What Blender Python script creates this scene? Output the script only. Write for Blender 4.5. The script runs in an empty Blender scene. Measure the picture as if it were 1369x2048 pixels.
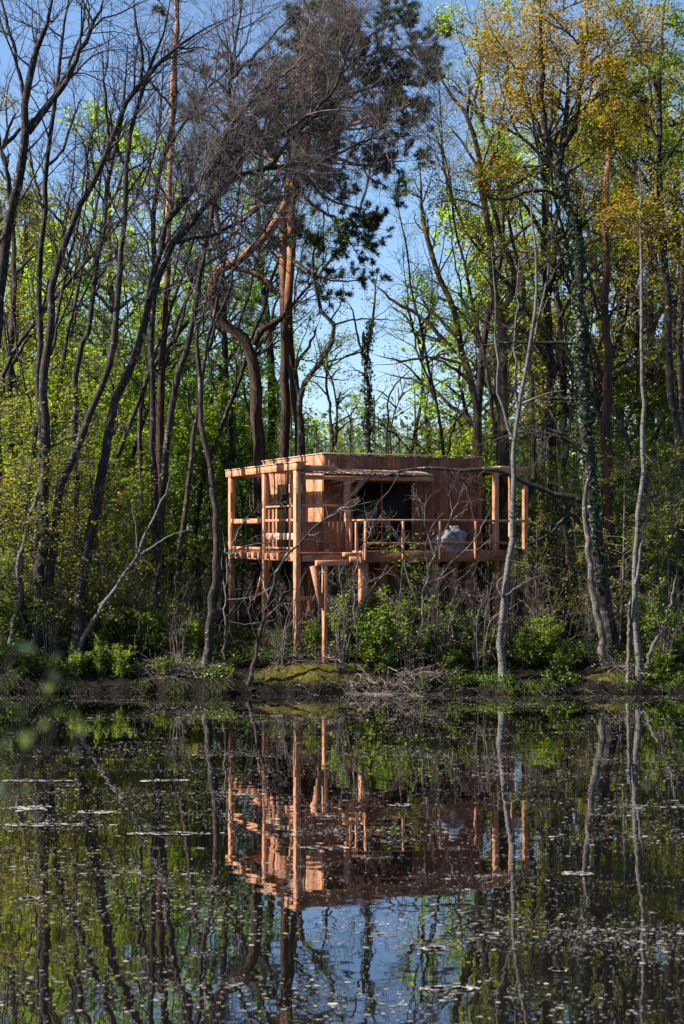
import bpy, math, numpy as np
from math import radians as R
sc = bpy.context.scene
C = sc.collection
# ------------------------------------------------------------------ camera
CAMZ, FPX, HOR, CX = 4.3, 2844.0, 1062.0, 684.5      # eye height over the water, focal length / horizon / centre of the 1369x2048 photo
cd = bpy.data.cameras.new('camera'); cam = bpy.data.objects.new('camera', cd); C.objects.link(cam)
cam.location = (0, 0, CAMZ); cam.rotation_euler = (R(90), 0, 0)
cd.sensor_fit = 'VERTICAL'; cd.sensor_height = 36; cd.sensor_width = 24; cd.lens = 50; cd.shift_y = 38/2048
cd.clip_start = .1; cd.clip_end = 3000
cd.dof.use_dof = True; cd.dof.focus_distance = 40; cd.dof.aperture_fstop = 2.0
sc.camera = cam
# ------------------------------------------------------------------ world, sun, exposure
SUN_AZ = np.array([-.97, -.19]); SUN_AZ /= np.linalg.norm(SUN_AZ); SUN_EL = R(37)
SUN = np.array([SUN_AZ[0]*math.cos(SUN_EL), SUN_AZ[1]*math.cos(SUN_EL), math.sin(SUN_EL)])
w = bpy.data.worlds.new('World'); sc.world = w; w.use_nodes = True
nt = w.node_tree; bg = nt.nodes['Background']; sk = nt.nodes.new('ShaderNodeTexSky')
sk.sky_type = 'NISHITA'; sk.sun_disc = False; sk.sun_elevation = SUN_EL
sk.sun_rotation = math.atan2(SUN_AZ[0], SUN_AZ[1]); sk.air_density = 1.0; sk.dust_density = .7; sk.ozone_density = 4.5
nt.links.new(sk.outputs[0], bg.inputs[0]); bg.inputs[1].default_value = .074
ld = bpy.data.lights.new('sun', 'SUN'); lo = bpy.data.objects.new('sun', ld); C.objects.link(lo)
ld.energy = 5.0; ld.angle = R(.5); ld.color = (1, .93, .82)
from mathutils import Vector
lo.rotation_euler = Vector(SUN).to_track_quat('Z', 'Y').to_euler(); lo.location = (-30, 20, 40)
vs = sc.view_settings; vs.view_transform = 'Standard'; vs.look = 'None'; vs.exposure = 1.58; vs.gamma = 1
cy = sc.cycles
cy.max_bounces = 9; cy.diffuse_bounces = 6; cy.glossy_bounces = 2; cy.transmission_bounces = 5; cy.transparent_max_bounces = 4
cy.caustics_reflective = False; cy.caustics_refractive = False; cy.use_denoising = True
cy.sample_clamp_indirect = 4

# ------------------------------------------------------------------ helpers
def nrm(v): return v/np.maximum(np.linalg.norm(v, axis=-1, keepdims=True), 1e-9)
def at(px, py, Y):
    return np.array([(px-CX)/FPX*Y, Y, CAMZ-(py-HOR)/FPX*Y])
def shore(x):
    x = np.asarray(x, float)
    return 37.55+.16*np.sin(x*.9+1)+.1*np.sin(x*2.3)+.05*np.sin(x*5.1+2)+.03*np.sin(x*11)
def hnoise(x, y):
    return (np.sin(x*.9+1.3)*np.cos(y*.8+.4)+.6*np.sin(x*2.1+y*1.7+2)+.35*np.sin(x*4.3-y*3.7)+.25*np.sin(x*7.9+y*6.1))/2.2
PX = [-60, -.5, -.12, 0, .12, .5, 1.1, 1.8, 3.2, 8, 23, 60, 140, 600, 2600]
PZ = [-1.6, -.9, -.3, 0, .2, .36, .58, .77, .9, 1.0, 1.3, 2.2, 4.0, 4.2, 4.2]
def ground_h(x, y):
    x = np.asarray(x, float); y = np.asarray(y, float)
    d = y-shore(np.clip(x, -80, 80))
    z = np.interp(d, PX, PZ)
    z = z+np.clip(d-.1, 0, 1)*.1*hnoise(x, y)
    mound = .16*np.exp(-((x+.5)**2/2.2+(d-.75)**2/.25))+.12*np.exp(-((x-7.2)**2/.6+(d-.6)**2/.2))
    near = np.interp(y, [-2600, -3, 1, 3.0, 5.5], [2.9, 2.8, 2.6, .6, -1.2])
    return np.where(y < 15, near, z+mound)
def solve(px, py):                                     # where the ray of a photo pixel meets the far bank
    for Y in np.arange(37.3, 60, .05):
        p = at(px, py, Y)
        if p[2] <= ground_h(p[0], Y): return Y
    return 40.
def new_mesh(name, V, F, mat, parent=None, smooth=False, F3=None):
    """V (n,3); F (m,4) quads; F3 (k,3) triangles"""
    me = bpy.data.meshes.new(name)
    V = np.asarray(V, np.float32); nq = 0 if F is None else len(F); n3 = 0 if F3 is None else len(F3)
    me.vertices.add(len(V)); me.vertices.foreach_set('co', V.ravel())
    li = []; st = []; k = 0
    if nq: li.append(np.asarray(F).ravel()); st.append(np.arange(nq)*4); k = nq*4
    if n3: li.append(np.asarray(F3).ravel()); st.append(k+np.arange(n3)*3)
    li = np.concatenate(li).astype(np.int32); st = np.concatenate(st).astype(np.int32)
    me.loops.add(len(li)); me.loops.foreach_set('vertex_index', li)
    me.polygons.add(nq+n3); me.polygons.foreach_set('loop_start', st)
    if smooth: me.polygons.foreach_set('use_smooth', np.ones(nq+n3, bool))
    me.update(calc_edges=True); me.validate()
    me.materials.append(mat)
    o = bpy.data.objects.new(name, me); C.objects.link(o)
    if parent is not None: o.parent = parent
    return o
def tag(o, label, cat, group=None, kind=None):
    if label: o['label'] = label
    if cat: o['category'] = cat
    if group: o['group'] = group
    if kind: o['kind'] = kind
    return o
def empty(name, loc, label, cat, group=None, rz=0):
    o = bpy.data.objects.new(name, None); C.objects.link(o)
    o.location = [float(a) for a in loc]; o.rotation_euler = (0, 0, rz); o.empty_display_size = .3
    return tag(o, label, cat, group)
def copy_tree(root, loc, rz, label=None, group=None, scale=1.0):
    r = root.copy(); C.objects.link(r); r.location = [float(a) for a in loc]; r.rotation_euler = (0, 0, rz); r.scale = (scale,)*3
    if label: r['label'] = label
    if group: r['group'] = group
    for ch in list(root.children):
        c = ch.copy(); C.objects.link(c); c.parent = r
    return r

# ------------------------------------------------------------------ materials
def mat_new(name):
    m = bpy.data.materials.new(name); m.use_nodes = True
    n = m.node_tree.nodes; l = m.node_tree.links
    return m, n, l, n['Principled BSDF']
def ramp(n, stops):
    r = n.new('ShaderNodeValToRGB'); e = r.color_ramp.elements
    while len(e) < len(stops): e.new(.5)
    for el, (p, c) in zip(e, stops): el.position = p; el.color = (*c, 1)
    return r
def leaf_mat(name, cols, trans=.5, tcol=2.7):
    m, n, l, b = mat_new(name); n.remove(b); out = n['Material Output']
    g = n.new('ShaderNodeNewGeometry'); oi = n.new('ShaderNodeObjectInfo')
    mm = n.new('ShaderNodeMath'); mm.operation = 'MULTIPLY_ADD'; mm.inputs[1].default_value = .3; l.new(oi.outputs['Random'], mm.inputs[0])
    m2 = n.new('ShaderNodeMath'); m2.operation = 'MULTIPLY'; m2.inputs[1].default_value = .7; l.new(g.outputs['Random Per Island'], m2.inputs[0]); l.new(m2.outputs[0], mm.inputs[2])
    k = len(cols); rp = ramp(n, [(i/(k-1), c) for i, c in enumerate(cols)]); l.new(mm.outputs[0], rp.inputs[0])
    d = n.new('ShaderNodeBsdfDiffuse'); t = n.new('ShaderNodeBsdfTranslucent'); gl = n.new('ShaderNodeBsdfGlossy'); gl.inputs['Roughness'].default_value = .5
    gl.inputs['Color'].default_value = (.8, .85, .9, 1)
    mu = n.new('ShaderNodeVectorMath'); mu.operation = 'MULTIPLY'; mu.inputs[1].default_value = (tcol*1.05, tcol, tcol*.55); l.new(rp.outputs[0], mu.inputs[0])
    l.new(rp.outputs[0], d.inputs[0]); l.new(mu.outputs[0], t.inputs[0])
    mx = n.new('ShaderNodeMixShader'); mx.inputs[0].default_value = trans; l.new(d.outputs[0], mx.inputs[1]); l.new(t.outputs[0], mx.inputs[2])
    m3 = n.new('ShaderNodeMixShader'); m3.inputs[0].default_value = .035; l.new(mx.outputs[0], m3.inputs[1]); l.new(gl.outputs[0], m3.inputs[2])
    l.new(m3.outputs[0], out.inputs[0]); return m
def bark_mat(name, c1, c2, scale=9, moss=None, birch=False, pine=False, fleck=None):
    m, n, l, b = mat_new(name); b.inputs['Roughness'].default_value = .9; b.inputs['Specular IOR Level'].default_value = .2
    tc = n.new('ShaderNodeNewGeometry'); mp = n.new('ShaderNodeMapping'); mp.inputs['Scale'].default_value = (1, 1, .28 if not birch else 2.2)
    l.new(tc.outputs['Position'], mp.inputs[0])
    nz = n.new('ShaderNodeTexNoise'); nz.inputs['Scale'].default_value = scale; nz.inputs['Detail'].default_value = 6; nz.inputs['Roughness'].default_value = .7
    l.new(mp.outputs[0], nz.inputs[0])
    rp = ramp(n, [(.36, c1), (.62, c2)] if not birch else [(.40, c1), (.47, c2)]); l.new(nz.outputs[0], rp.inputs[0]); col = rp.outputs[0]
    if pine:                                            # the bark of the upper stem of a pine is orange
        sx = n.new('ShaderNodeSeparateXYZ'); l.new(tc.outputs['Position'], sx.inputs[0])
        mr = n.new('ShaderNodeMapRange'); mr.inputs[1].default_value = 11.5; mr.inputs[2].default_value = 14; l.new(sx.outputs[2], mr.inputs[0])
        r2 = ramp(n, [(.3, (.16, .07, .035)), (.65, (.46, .23, .12))]); l.new(nz.outputs[0], r2.inputs[0])
        mx = n.new('ShaderNodeMix'); mx.data_type = 'RGBA'; l.new(mr.outputs[0], mx.inputs[0]); l.new(col, mx.inputs[6]); l.new(r2.outputs[0], mx.inputs[7]); col = mx.outputs[2]
    if moss:
        n2 = n.new('ShaderNodeTexNoise'); n2.inputs['Scale'].default_value = 2.2; n2.inputs['Detail'].default_value = 5; l.new(tc.outputs['Position'], n2.inputs[0])
        r3 = ramp(n, [(.5, (0, 0, 0)), (.62, (1, 1, 1))]); l.new(n2.outputs[0], r3.inputs[0])
        mx = n.new('ShaderNodeMix'); mx.data_type = 'RGBA'; l.new(r3.outputs[0], mx.inputs[0]); l.new(col, mx.inputs[6]); mx.inputs[7].default_value = (*moss, 1); col = mx.outputs[2]
    if fleck or birch:                                  # pale lichen patches / bare grey patches
        n2 = n.new('ShaderNodeTexNoise'); n2.inputs['Scale'].default_value = 5 if fleck else 2.6; n2.inputs['Detail'].default_value = 7; n2.inputs['Roughness'].default_value = .75; l.new(tc.outputs['Position'], n2.inputs[0])
        r3 = ramp(n, [(.56, (0, 0, 0)), (.63, (1, 1, 1))] if fleck else [(.45, (0, 0, 0)), (.65, (.75, .75, .75))]); l.new(n2.outputs[0], r3.inputs[0])
        mx = n.new('ShaderNodeMix'); mx.data_type = 'RGBA'; l.new(r3.outputs[0], mx.inputs[0]); l.new(col, mx.inputs[6]); mx.inputs[7].default_value = (*(fleck or (.07, .062, .055)), 1); col = mx.outputs[2]
    l.new(col, b.inputs['Base Color'])
    bp = n.new('ShaderNodeBump'); bp.inputs['Strength'].default_value = .8; bp.inputs['Distance'].default_value = .03
    l.new(nz.outputs[0], bp.inputs['Height']); l.new(bp.outputs[0], b.inputs['Normal'])
    return m
def wood_mat(name, c1, c2, sx=(1, 1, 1), plank=0):
    m, n, l, b = mat_new(name); b.inputs['Roughness'].default_value = .75; b.inputs['Specular IOR Level'].default_value = .25
    tc = n.new('ShaderNodeTexCoord'); mp = n.new('ShaderNodeMapping'); mp.inputs['Scale'].default_value = sx
    l.new(tc.outputs['Object'], mp.inputs[0])
    nz = n.new('ShaderNodeTexNoise'); nz.inputs['Scale'].default_value = 5; nz.inputs['Detail'].default_value = 8; nz.inputs['Roughness'].default_value = .65; nz.inputs['Distortion'].default_value = .4
    l.new(mp.outputs[0], nz.inputs[0])
    rp = ramp(n, [(.25, c1), (.7, c2)]); l.new(nz.outputs[0], rp.inputs[0])
    n3 = n.new('ShaderNodeTexNoise'); n3.inputs['Scale'].default_value = 2.6; n3.inputs['Detail'].default_value = 7; n3.inputs['Roughness'].default_value = .7; l.new(tc.outputs['Object'], n3.inputs[0])
    r4 = ramp(n, [(.34, (.30, .29, .285)), (.46, (.8, .78, .77)), (.58, (1, 1, 1))]); l.new(n3.outputs[0], r4.inputs[0])
    wm = n.new('ShaderNodeMix'); wm.data_type = 'RGBA'; wm.blend_type = 'MULTIPLY'; wm.inputs[0].default_value = .8; l.new(rp.outputs[0], wm.inputs[6]); l.new(r4.outputs[0], wm.inputs[7])
    g = n.new('ShaderNodeNewGeometry'); hs = n.new('ShaderNodeHueSaturation')
    ma = n.new('ShaderNodeMapRange'); ma.inputs[3].default_value = .58; ma.inputs[4].default_value = 1.22; l.new(g.outputs['Random Per Island'], ma.inputs[0])
    l.new(ma.outputs[0], hs.inputs['Value']); l.new(wm.outputs[2], hs.inputs['Color']); l.new(hs.outputs[0], b.inputs['Base Color'])
    bp = n.new('ShaderNodeBump'); bp.inputs['Strength'].default_value = .25; bp.inputs['Distance'].default_value = .01
    l.new(nz.outputs[0], bp.inputs['Height']); l.new(bp.outputs[0], b.inputs['Normal'])
    return m
def plain(name, col, rough=.8, spec=.3, sc_=14):
    m, n, l, b = mat_new(name); b.inputs['Roughness'].default_value = rough; b.inputs['Specular IOR Level'].default_value = spec
    g = n.new('ShaderNodeNewGeometry'); nz = n.new('ShaderNodeTexNoise'); nz.inputs['Scale'].default_value = sc_; nz.inputs['Detail'].default_value = 5
    l.new(g.outputs['Position'], nz.inputs[0])
    rp = ramp(n, [(.36, tuple(c*.35 for c in col)), (.62, col)]); l.new(nz.outputs[0], rp.inputs[0]); l.new(rp.outputs[0], b.inputs['Base Color'])
    return m
M = {}
M['bark'] = bark_mat('dark_bark', (.008, .006, .005), (.042, .033, .028), 10, None, fleck=(.17, .165, .155))
M['bark_grey'] = bark_mat('grey_bark', (.025, .021, .018), (.12, .10, .088), 9, None, fleck=(.22, .21, .2))
M['bark_moss'] = bark_mat('mossy_bark', (.012, .010, .008), (.05, .04, .03), 9, (.15, .11, .012))
M['bark_birch'] = bark_mat('silver_bark', (.02, .017, .015), (.115, .108, .10), 7, None, True)
M['bark_pine'] = bark_mat('pine_bark', (.014, .009, .007), (.065, .038, .028), 9, None, False, True)
M['twig'] = bark_mat('twig_bark', (.014, .011, .010), (.055, .044, .041), 6)
M['twig_grey'] = bark_mat('grey_twig_bark', (.045, .036, .036), (.17, .138, .132), 6)
M['dead'] = bark_mat('dead_wood', (.06, .045, .036), (.21, .17, .145), 6)
GREEN = [(.045, .080, .006), (.075, .125, .008), (.115, .165, .010), (.17, .19, .014)]
M['leaf'] = leaf_mat('spring_leaf', GREEN)
M['leaf_lime'] = leaf_mat('lime_leaf', [(.07, .14, .008), (.12, .21, .010), (.17, .25, .012), (.24, .25, .015)], .52)
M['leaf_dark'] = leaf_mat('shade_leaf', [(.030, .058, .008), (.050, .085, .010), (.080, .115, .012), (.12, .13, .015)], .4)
M['leaf_olive'] = leaf_mat('olive_leaf', [(.06, .075, .008), (.10, .11, .010), (.15, .15, .012), (.20, .15, .014)], .48)
M['leaf_ochre'] = leaf_mat('ochre_leaf', [(.10, .11, .010), (.20, .15, .009), (.28, .16, .010), (.20, .22, .014)], .5, 1.7)
M['leaf_rust'] = leaf_mat('rust_leaf', [(.10, .045, .012), (.15, .065, .014), (.14, .09, .02), (.12, .12, .02)], .4)
M['litter'] = leaf_mat('dry_leaf', [(.03, .018, .010), (.07, .04, .022), (.11, .07, .04)], .1)
M['ivy'] = leaf_mat('ivy_leaf', [(.007, .016, .004), (.012, .027, .006), (.022, .042, .009)], .12)
M['needle'] = leaf_mat('pine_needle', [(.016, .030, .016), (.026, .044, .022), (.042, .058, .026)], .15)
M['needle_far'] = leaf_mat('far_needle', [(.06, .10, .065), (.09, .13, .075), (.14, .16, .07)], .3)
M['near_leaf'] = leaf_mat('foreground_leaf', [(.045, .07, .03), (.07, .10, .045)], .35)
M['timber'] = wood_mat('orange_timber', (.26, .105, .052), (.48, .235, .13), (6, 6, .7))
M['timber_h'] = wood_mat('orange_timber_beam', (.26, .105, .052), (.49, .24, .132), (.9, .9, 8))
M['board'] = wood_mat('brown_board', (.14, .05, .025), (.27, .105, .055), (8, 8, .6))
M['pale'] = wood_mat('pale_board', (.34, .21, .14), (.52, .36, .26), (8, 8, .8))
M['dark_glass'] = plain('dark_glass', (.016, .011, .008), .5, .12)
M['tarp'] = plain('grey_tarp', (.22, .22, .26), .6, .4, 6)
M['foam'] = plain('floating_foam', (.42, .39, .37), .9, .1)
M['speck'] = leaf_mat('floating_speck', [(.05, .04, .035), (.11, .095, .09), (.23, .205, .19), (.52, .48, .46)], .05)
M['stone'] = plain('white_stone', (.75, .74, .72), .8)

# ------------------------------------------------------------------ sun beam: keep the gap that lets the sun reach the cabin and the mossy bank
TH = R(23); UU = np.array([math.cos(TH), math.sin(TH), 0]); VV = np.array([-math.sin(TH), math.cos(TH), 0])
HB = np.array([(592-CX)/FPX*39.5, 39.5, 0])
def in_beam(p):
    """True where a point at p would stand between the sun and the cabin's left side"""
    q = p-HB; n = -UU
    res = np.zeros(len(p), bool); den = SUN@n
    for u0, v0, v1, z0, z1 in ((0, -1.2, 6.2, .9, 6.7), (1.65, -1.2, 1, 3.3, 4.7)):
        t = (q@n+u0)/den
        h = q-t[:, None]*SUN
        v = h@VV; z = h[:, 2]
        res |= (t > .2) & (v > v0) & (v < v1) & (z > z0) & (z < z1)
    # the lit moss bank
    t = (p[:, 2]-.6)/SUN[2]; g = p-t[:, None]*SUN
    res |= (t > .3) & (np.abs(g[:, 0]+.3) < 1.7) & (np.abs(g[:, 1]-38.1) < .5)
    return res
def beam_keep(p, rng, keep=.06):
    k = in_beam(p)
    return ~k | (rng.random(len(p)) < keep)

# ------------------------------------------------------------------ plants
def spline(pts, n):
    pts = np.asarray(pts, float)
    d = np.r_[0, np.cumsum(np.linalg.norm(np.diff(pts, axis=0), axis=1))]; d /= d[-1]
    t = np.linspace(0, 1, n); P = np.vstack([2*pts[0]-pts[1], pts, 2*pts[-1]-pts[-2]])
    i = np.clip(np.searchsorted(d, t, 'right')-1, 0, len(pts)-2); f = ((t-d[i])/np.maximum(d[i+1]-d[i], 1e-9))[:, None]
    a, b, c, e = P[i], P[i+1], P[i+2], P[i+3]
    return .5*(2*b+(c-a)*f+(2*a-5*b+4*c-e)*f**2+(3*b-a-3*c+e)*f**3)
def tube_geo(P, Rr, sides, rng=None, rough=0.):
    """P (k,n,3) R (k,n) -> verts, quads"""
    k, n, _ = P.shape
    T = nrm(np.gradient(P, axis=1)); mean = nrm(P[:, -1]-P[:, 0])
    ref = np.where(np.abs(mean[:, 2:3]) > .7, np.array([[1., .13, 0]]), np.array([[0, .1, 1.]]))[:, None, :]
    A = nrm(np.cross(T, np.broadcast_to(ref, T.shape))); B = np.cross(T, A)
    a = np.arange(sides)*2*math.pi/sides
    rr = Rr[:, :, None]*np.ones(sides)
    if rough and rng is not None: rr = rr*(1+rough*rng.standard_normal(rr.shape))
    V = P[:, :, None]+rr[..., None]*(np.cos(a)[None, None, :, None]*A[:, :, None]+np.sin(a)[None, None, :, None]*B[:, :, None])
    idx = np.arange(k*n*sides).reshape(k, n, sides); nx = np.roll(idx, -1, axis=2)
    F = np.stack([idx[:, :-1], nx[:, :-1], nx[:, 1:], idx[:, 1:]], -1).reshape(-1, 4)
    return V.reshape(-1, 3), F
def join(parts):
    Vs, Fs, o = [], [], 0
    for V, F in parts:
        Vs.append(V); Fs.append(F+o); o += len(V)
    return np.concatenate(Vs), np.concatenate(Fs)
def kids(P, Rr, dens, t0, L, ang, up, wander, n, rng, rmax, tip=.3, shrink=.5, flat=0.):
    ln = np.linalg.norm(np.diff(P, axis=1), axis=2).sum(1)*(1-t0)
    cnt = rng.poisson(ln*dens); idx = np.repeat(np.arange(len(P)), cnt); m = len(idx)
    if m == 0: return None
    t = t0+(1-t0)*rng.random(m); f = t*(P.shape[1]-1.001); i = f.astype(int); fr = (f-i)[:, None]
    pos = P[idx, i]*(1-fr)+P[idx, i+1]*fr; tan = nrm(P[idx, i+1]-P[idx, i]); rad = Rr[idx, i]
    rv = rng.standard_normal((m, 3)); rv[:, 2] *= (1-flat); per = nrm(np.cross(tan, rv))
    if flat: per[:, 2] *= (1-flat); per = nrm(per)
    a = R(ang)*(1+.3*rng.standard_normal(m))[:, None]
    d = nrm(np.cos(a)*tan+np.sin(a)*per); Lc = L*(.5+.8*rng.random(m))*(1-shrink*t)
    out = np.empty((m, n, 3)); out[:, 0] = pos
    for j in range(1, n):
        d = nrm(d+wander*rng.standard_normal((m, 3))+np.array([0, 0, up]))
        out[:, j] = out[:, j-1]+d*(Lc/(n-1))[:, None]
    r0 = np.minimum(rad*.62, rmax)
    return out, r0[:, None]*np.linspace(1, tip, n)[None]
def along(P, per, t0, jit, rng):
    m = len(P); k = int(per) if per >= 1 else 1
    idx = np.repeat(np.arange(m), k)
    if per < 1: idx = idx[rng.random(len(idx)) < per]
    t = t0+(1-t0)*rng.random(len(idx)); f = t*(P.shape[1]-1.001); i = f.astype(int); fr = (f-i)[:, None]
    p = P[idx, i]*(1-fr)+P[idx, i+1]*fr
    return p+jit*rng.standard_normal(p.shape), nrm(P[idx, i+1]-P[idx, i])
def leaf_geo(p, size, rng, upbias=.8, var=.5, asp=.6, normals=None):
    m = len(p); nv = rng.standard_normal((m, 3)); nv[:, 2] = np.abs(nv[:, 2])+upbias
    nv = nrm(nv) if normals is None else nrm(normals+.5*rng.standard_normal((m, 3)))
    a = nrm(np.cross(nv, rng.standard_normal((m, 3)))); b = np.cross(nv, a)
    s = (size*(1+var*(rng.random(m)-.5)*2))[:, None]
    V = np.stack([p-a*s*.5, p+b*s*asp*.5-a*s*.06+nv*s*.08, p+a*s*.5, p-b*s*asp*.5-a*s*.06+nv*s*.08], 1).reshape(-1, 3)
    return V, np.arange(m*4).reshape(m, 4)
def needle_geo(p, d, size, rng, k=9, wid=.024):
    m = len(p); p = np.repeat(p, k, 0); d = np.repeat(d, k, 0)
    v = nrm(d*.7+.75*rng.standard_normal(p.shape)+np.array([0, 0, .25])); s = nrm(np.cross(v, rng.standard_normal(p.shape)))
    L = (size*(.6+.7*rng.random(len(p))))[:, None]
    V = np.stack([p-s*wid*.5, p+s*wid*.5, p+v*L], 1).reshape(-1, 3)
    return V, np.arange(len(p)*3).reshape(-1, 3)

STY = {  # dens/len per level, leaf spec
 'bare':  dict(l1=(1.3, 3.0, 42, .05), l2=(3.0, 1.5, 42, .03), l3=(5.5, .8, 45, .0), leaf=None),
 'bare2': dict(l1=(1.9, 3.2, 45, .02), l2=(4.0, 1.6, 45, .0), l3=(7.0, .9, 48, -.02), leaf=None),
 'bud':   dict(l1=(1.0, 2.6, 45, .04), l2=(2.2, 1.2, 45, .02), l3=(4.5, .6, 48, 0), leaf=(14, .075, .10)),
 'leafy': dict(l1=(1.4, 2.6, 50, .03), l2=(3.0, 1.2, 48, .0), l3=(4.5, .6, 48, 0), leaf=(20, .075, .13)),
 'dense': dict(l1=(1.5, 3.0, 50, .03), l2=(3.0, 1.3, 48, .0), l3=(4.4, .6, 48, -.05), leaf=(34, .085, .085)),
 'sparse': dict(l1=(.45, 1.8, 55, .03), l2=(1.8, .9, 48, .0), l3=(2.5, .5, 48, 0), leaf=(5, .07, .08)),
 'stem':  dict(l1=(.35, 1.3, 50, .05), l2=(1.8, .7, 48, .0), l3=(2.2, .35, 48, 0), leaf=None),
 'twiggy': dict(l1=(1.6, 1.3, 48, .04), l2=(3.4, .7, 48, .0), l3=(5, .35, 48, 0), leaf=(1.6, .045, .04)),
 'pine':  dict(l1=(1.5, 2.5, 65, .03), l2=(3.6, .9, 50, .03), l3=(5.5, .42, 45, .05), leaf=None, needle=(9, .19)),
}
def make_plant(name, label, cat, base, limbs, style, bark, leafmat=None, twig='twig', seed=1, t0=.35, group=None, dens=1., ivy=None, prune=True, lmul=1., sides=9, lsize=1., flat=0., zmin=None):
    """limbs: list of (points (n,3) world, r0, r1, start fraction for twigs or None)"""
    rng = np.random.default_rng(seed); base = np.asarray(base, float)
    root = empty(name, base, label, cat, group)
    n = 16; geo = []; LP, LR, T0 = [], [], []
    for k, (pts, r0, r1, tt) in enumerate(limbs):
        nn = 26 if k == 0 else 16
        P = spline(pts, nn); ln = np.linalg.norm(P[-1]-P[0])
        P[1:] += .012*min(ln, 4)*.55*rng.standard_normal(P[1:].shape)
        rad = r0+(r1-r0)*np.linspace(0, 1, nn)**.85
        rad[-4:] *= np.array([.9, .7, .45, .2])
        if k == 0: rad[0] *= 1.35; rad[1] *= 1.08
        geo.append(tube_geo(P[None]-base, rad[None], sides if k == 0 else 7, rng, .05))
        if tt is not None:
            LP.append(spline(P[int(tt*(nn-1)):], n)); LR.append(np.interp(np.linspace(tt, 1, n), np.linspace(0, 1, nn), rad))
    V, F = join(geo); new_mesh('trunk', V, F, M[bark], root, True)
    S = STY[style]; tw = []; leaves = []
    if LP:
        P0, R0 = np.array(LP), np.array(LR)
        c1 = kids(P0, R0, S['l1'][0]*dens, 0., S['l1'][1]*lmul, S['l1'][2], S['l1'][3], .16, 9, rng, .034, .25, .55, flat)
        if c1:
            def pk(c, keep=.1):
                if not prune or c is None: return c
                k = beam_keep(c[0][:, c[0].shape[1]//2], rng, keep); return c[0][k], c[1][k]
            c1 = pk(c1, .25)
            P1 = np.concatenate([c1[0], np.array([spline(p, 9) for p in P0[:, -6:]])]); R1 = np.concatenate([c1[1], R0[:, [-9, -8, -7, -6, -5, -4, -3, -2, -1]]])
            tw.append(tube_geo(*c1, 5))
            c2 = pk(kids(P1, R1, S['l2'][0]*dens, .15, S['l2'][1]*lmul, S['l2'][2], S['l2'][3], .2, 6, rng, .016, .35, .5, flat))
            if c2:
                c2 = (c2[0], np.maximum(c2[1], .0035)); tw.append(tube_geo(*c2, 3))
                c3 = pk(kids(c2[0], c2[1], S['l3'][0]*dens, .1, S['l3'][1]*lmul, S['l3'][2], S['l3'][3], .22, 4, rng, .007, .5, .4, flat))
                if c3:
                    c3 = (c3[0], np.maximum(c3[1], .0028)); tw.append(tube_geo(*c3, 3))
                    if S.get('leaf') and leafmat:
                        per, sz, jit = S['leaf']
                        p, d = along(c3[0], per, .1, jit, rng)
                        if prune: p = p[beam_keep(p, rng)]
                        if zmin: p = p[p[:, 2] > zmin+2*rng.standard_normal(len(p))*.5]
                        leaves.append(leaf_geo(p-base, sz*lsize, rng))
                    if S.get('needle'):
                        per, sz = S['needle']
                        p, d = along(c3[0], per, .1, .02, rng)
                        if prune: k = beam_keep(p, rng); p, d = p[k], d[k]
                        V, F3 = needle_geo(p-base, d, sz*lsize, rng)
                        new_mesh('crown', V, None, M[leafmat or 'needle'], root, False, F3)
    tw = [q for q in tw if len(q[0])]; leaves = [q for q in leaves if len(q[0])]
    if tw:
        V, F = join(tw); new_mesh('twigs', V-base, F, M[twig], root, True)
    if leaves:
        V, F = join(leaves); new_mesh('crown', V, F, M[leafmat], root)
    if ivy:
        P = spline(limbs[0][0], 200); rad = limbs[0][1]+(limbs[0][2]-limbs[0][1])*np.linspace(0, 1, 200)
        a0, a1, num, th = ivy
        i = (200*(a0+(a1-a0)*rng.random(num))).astype(int); 
        dv = rng.standard_normal((num, 3)); dv[:, 2] *= .2; dv = nrm(dv)
        lump = 1+.8*np.sin(i*.35+dv[:, 0]*2)+.5*np.sin(i*.9)
        p = P[i]+dv*(rad[i]+.015+th*rng.random(num)*np.maximum(lump, .1))[:, None]
        k = (lump+.5*rng.standard_normal(num)) > .35; p, dv = p[k], dv[k]
        V, F = leaf_geo(p-base, .09, rng, normals=dv+np.array([0, 0, .4]))
        new_mesh('ivy', V, F, M['ivy'], root)
    return root
def lim(px, Y, w0, w1, tt=.3, dY=0., wob=0., Ys=None):
    """pixel path in the photo -> a limb at distance Y running dY further back; widths in photo pixels"""
    px = np.array(px, float); n = len(px); t = np.linspace(0, 1, n)
    Yv = Y+dY*t+wob*np.sin(t*5+px[0, 0]) if Ys is None else np.array(Ys, float)
    P = np.array([at(a, b, y) for (a, b), y in zip(px, Yv)])
    return [P, w0/2/FPX*Y, w1/2/FPX*Y, tt]
def hero(name, label, px, w0, w1, style, bark='bark', leafmat=None, Y=None, limbs=(), t0=.4, cat='tree', seed=1, dY=0., **kw):
    if Y is None: Y = solve(*px[0])
    L = [lim(px, Y, w0, w1, t0, dY, .12)]
    b = L[0][0][0]; gz = float(ground_h(b[0], b[1]))
    if b[2] > gz-.05: b[2] = gz-.08                        # the foot stands in the ground
    for l in limbs: L.append(lim(l[0], Y+dY*.4, l[1], l[2], l[3] if len(l) > 3 else .25, l[4] if len(l) > 4 else 0.))
    return make_plant(name, label, cat, (b[0], b[1], gz), L, style, bark, leafmat, seed=seed, **kw)

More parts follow.
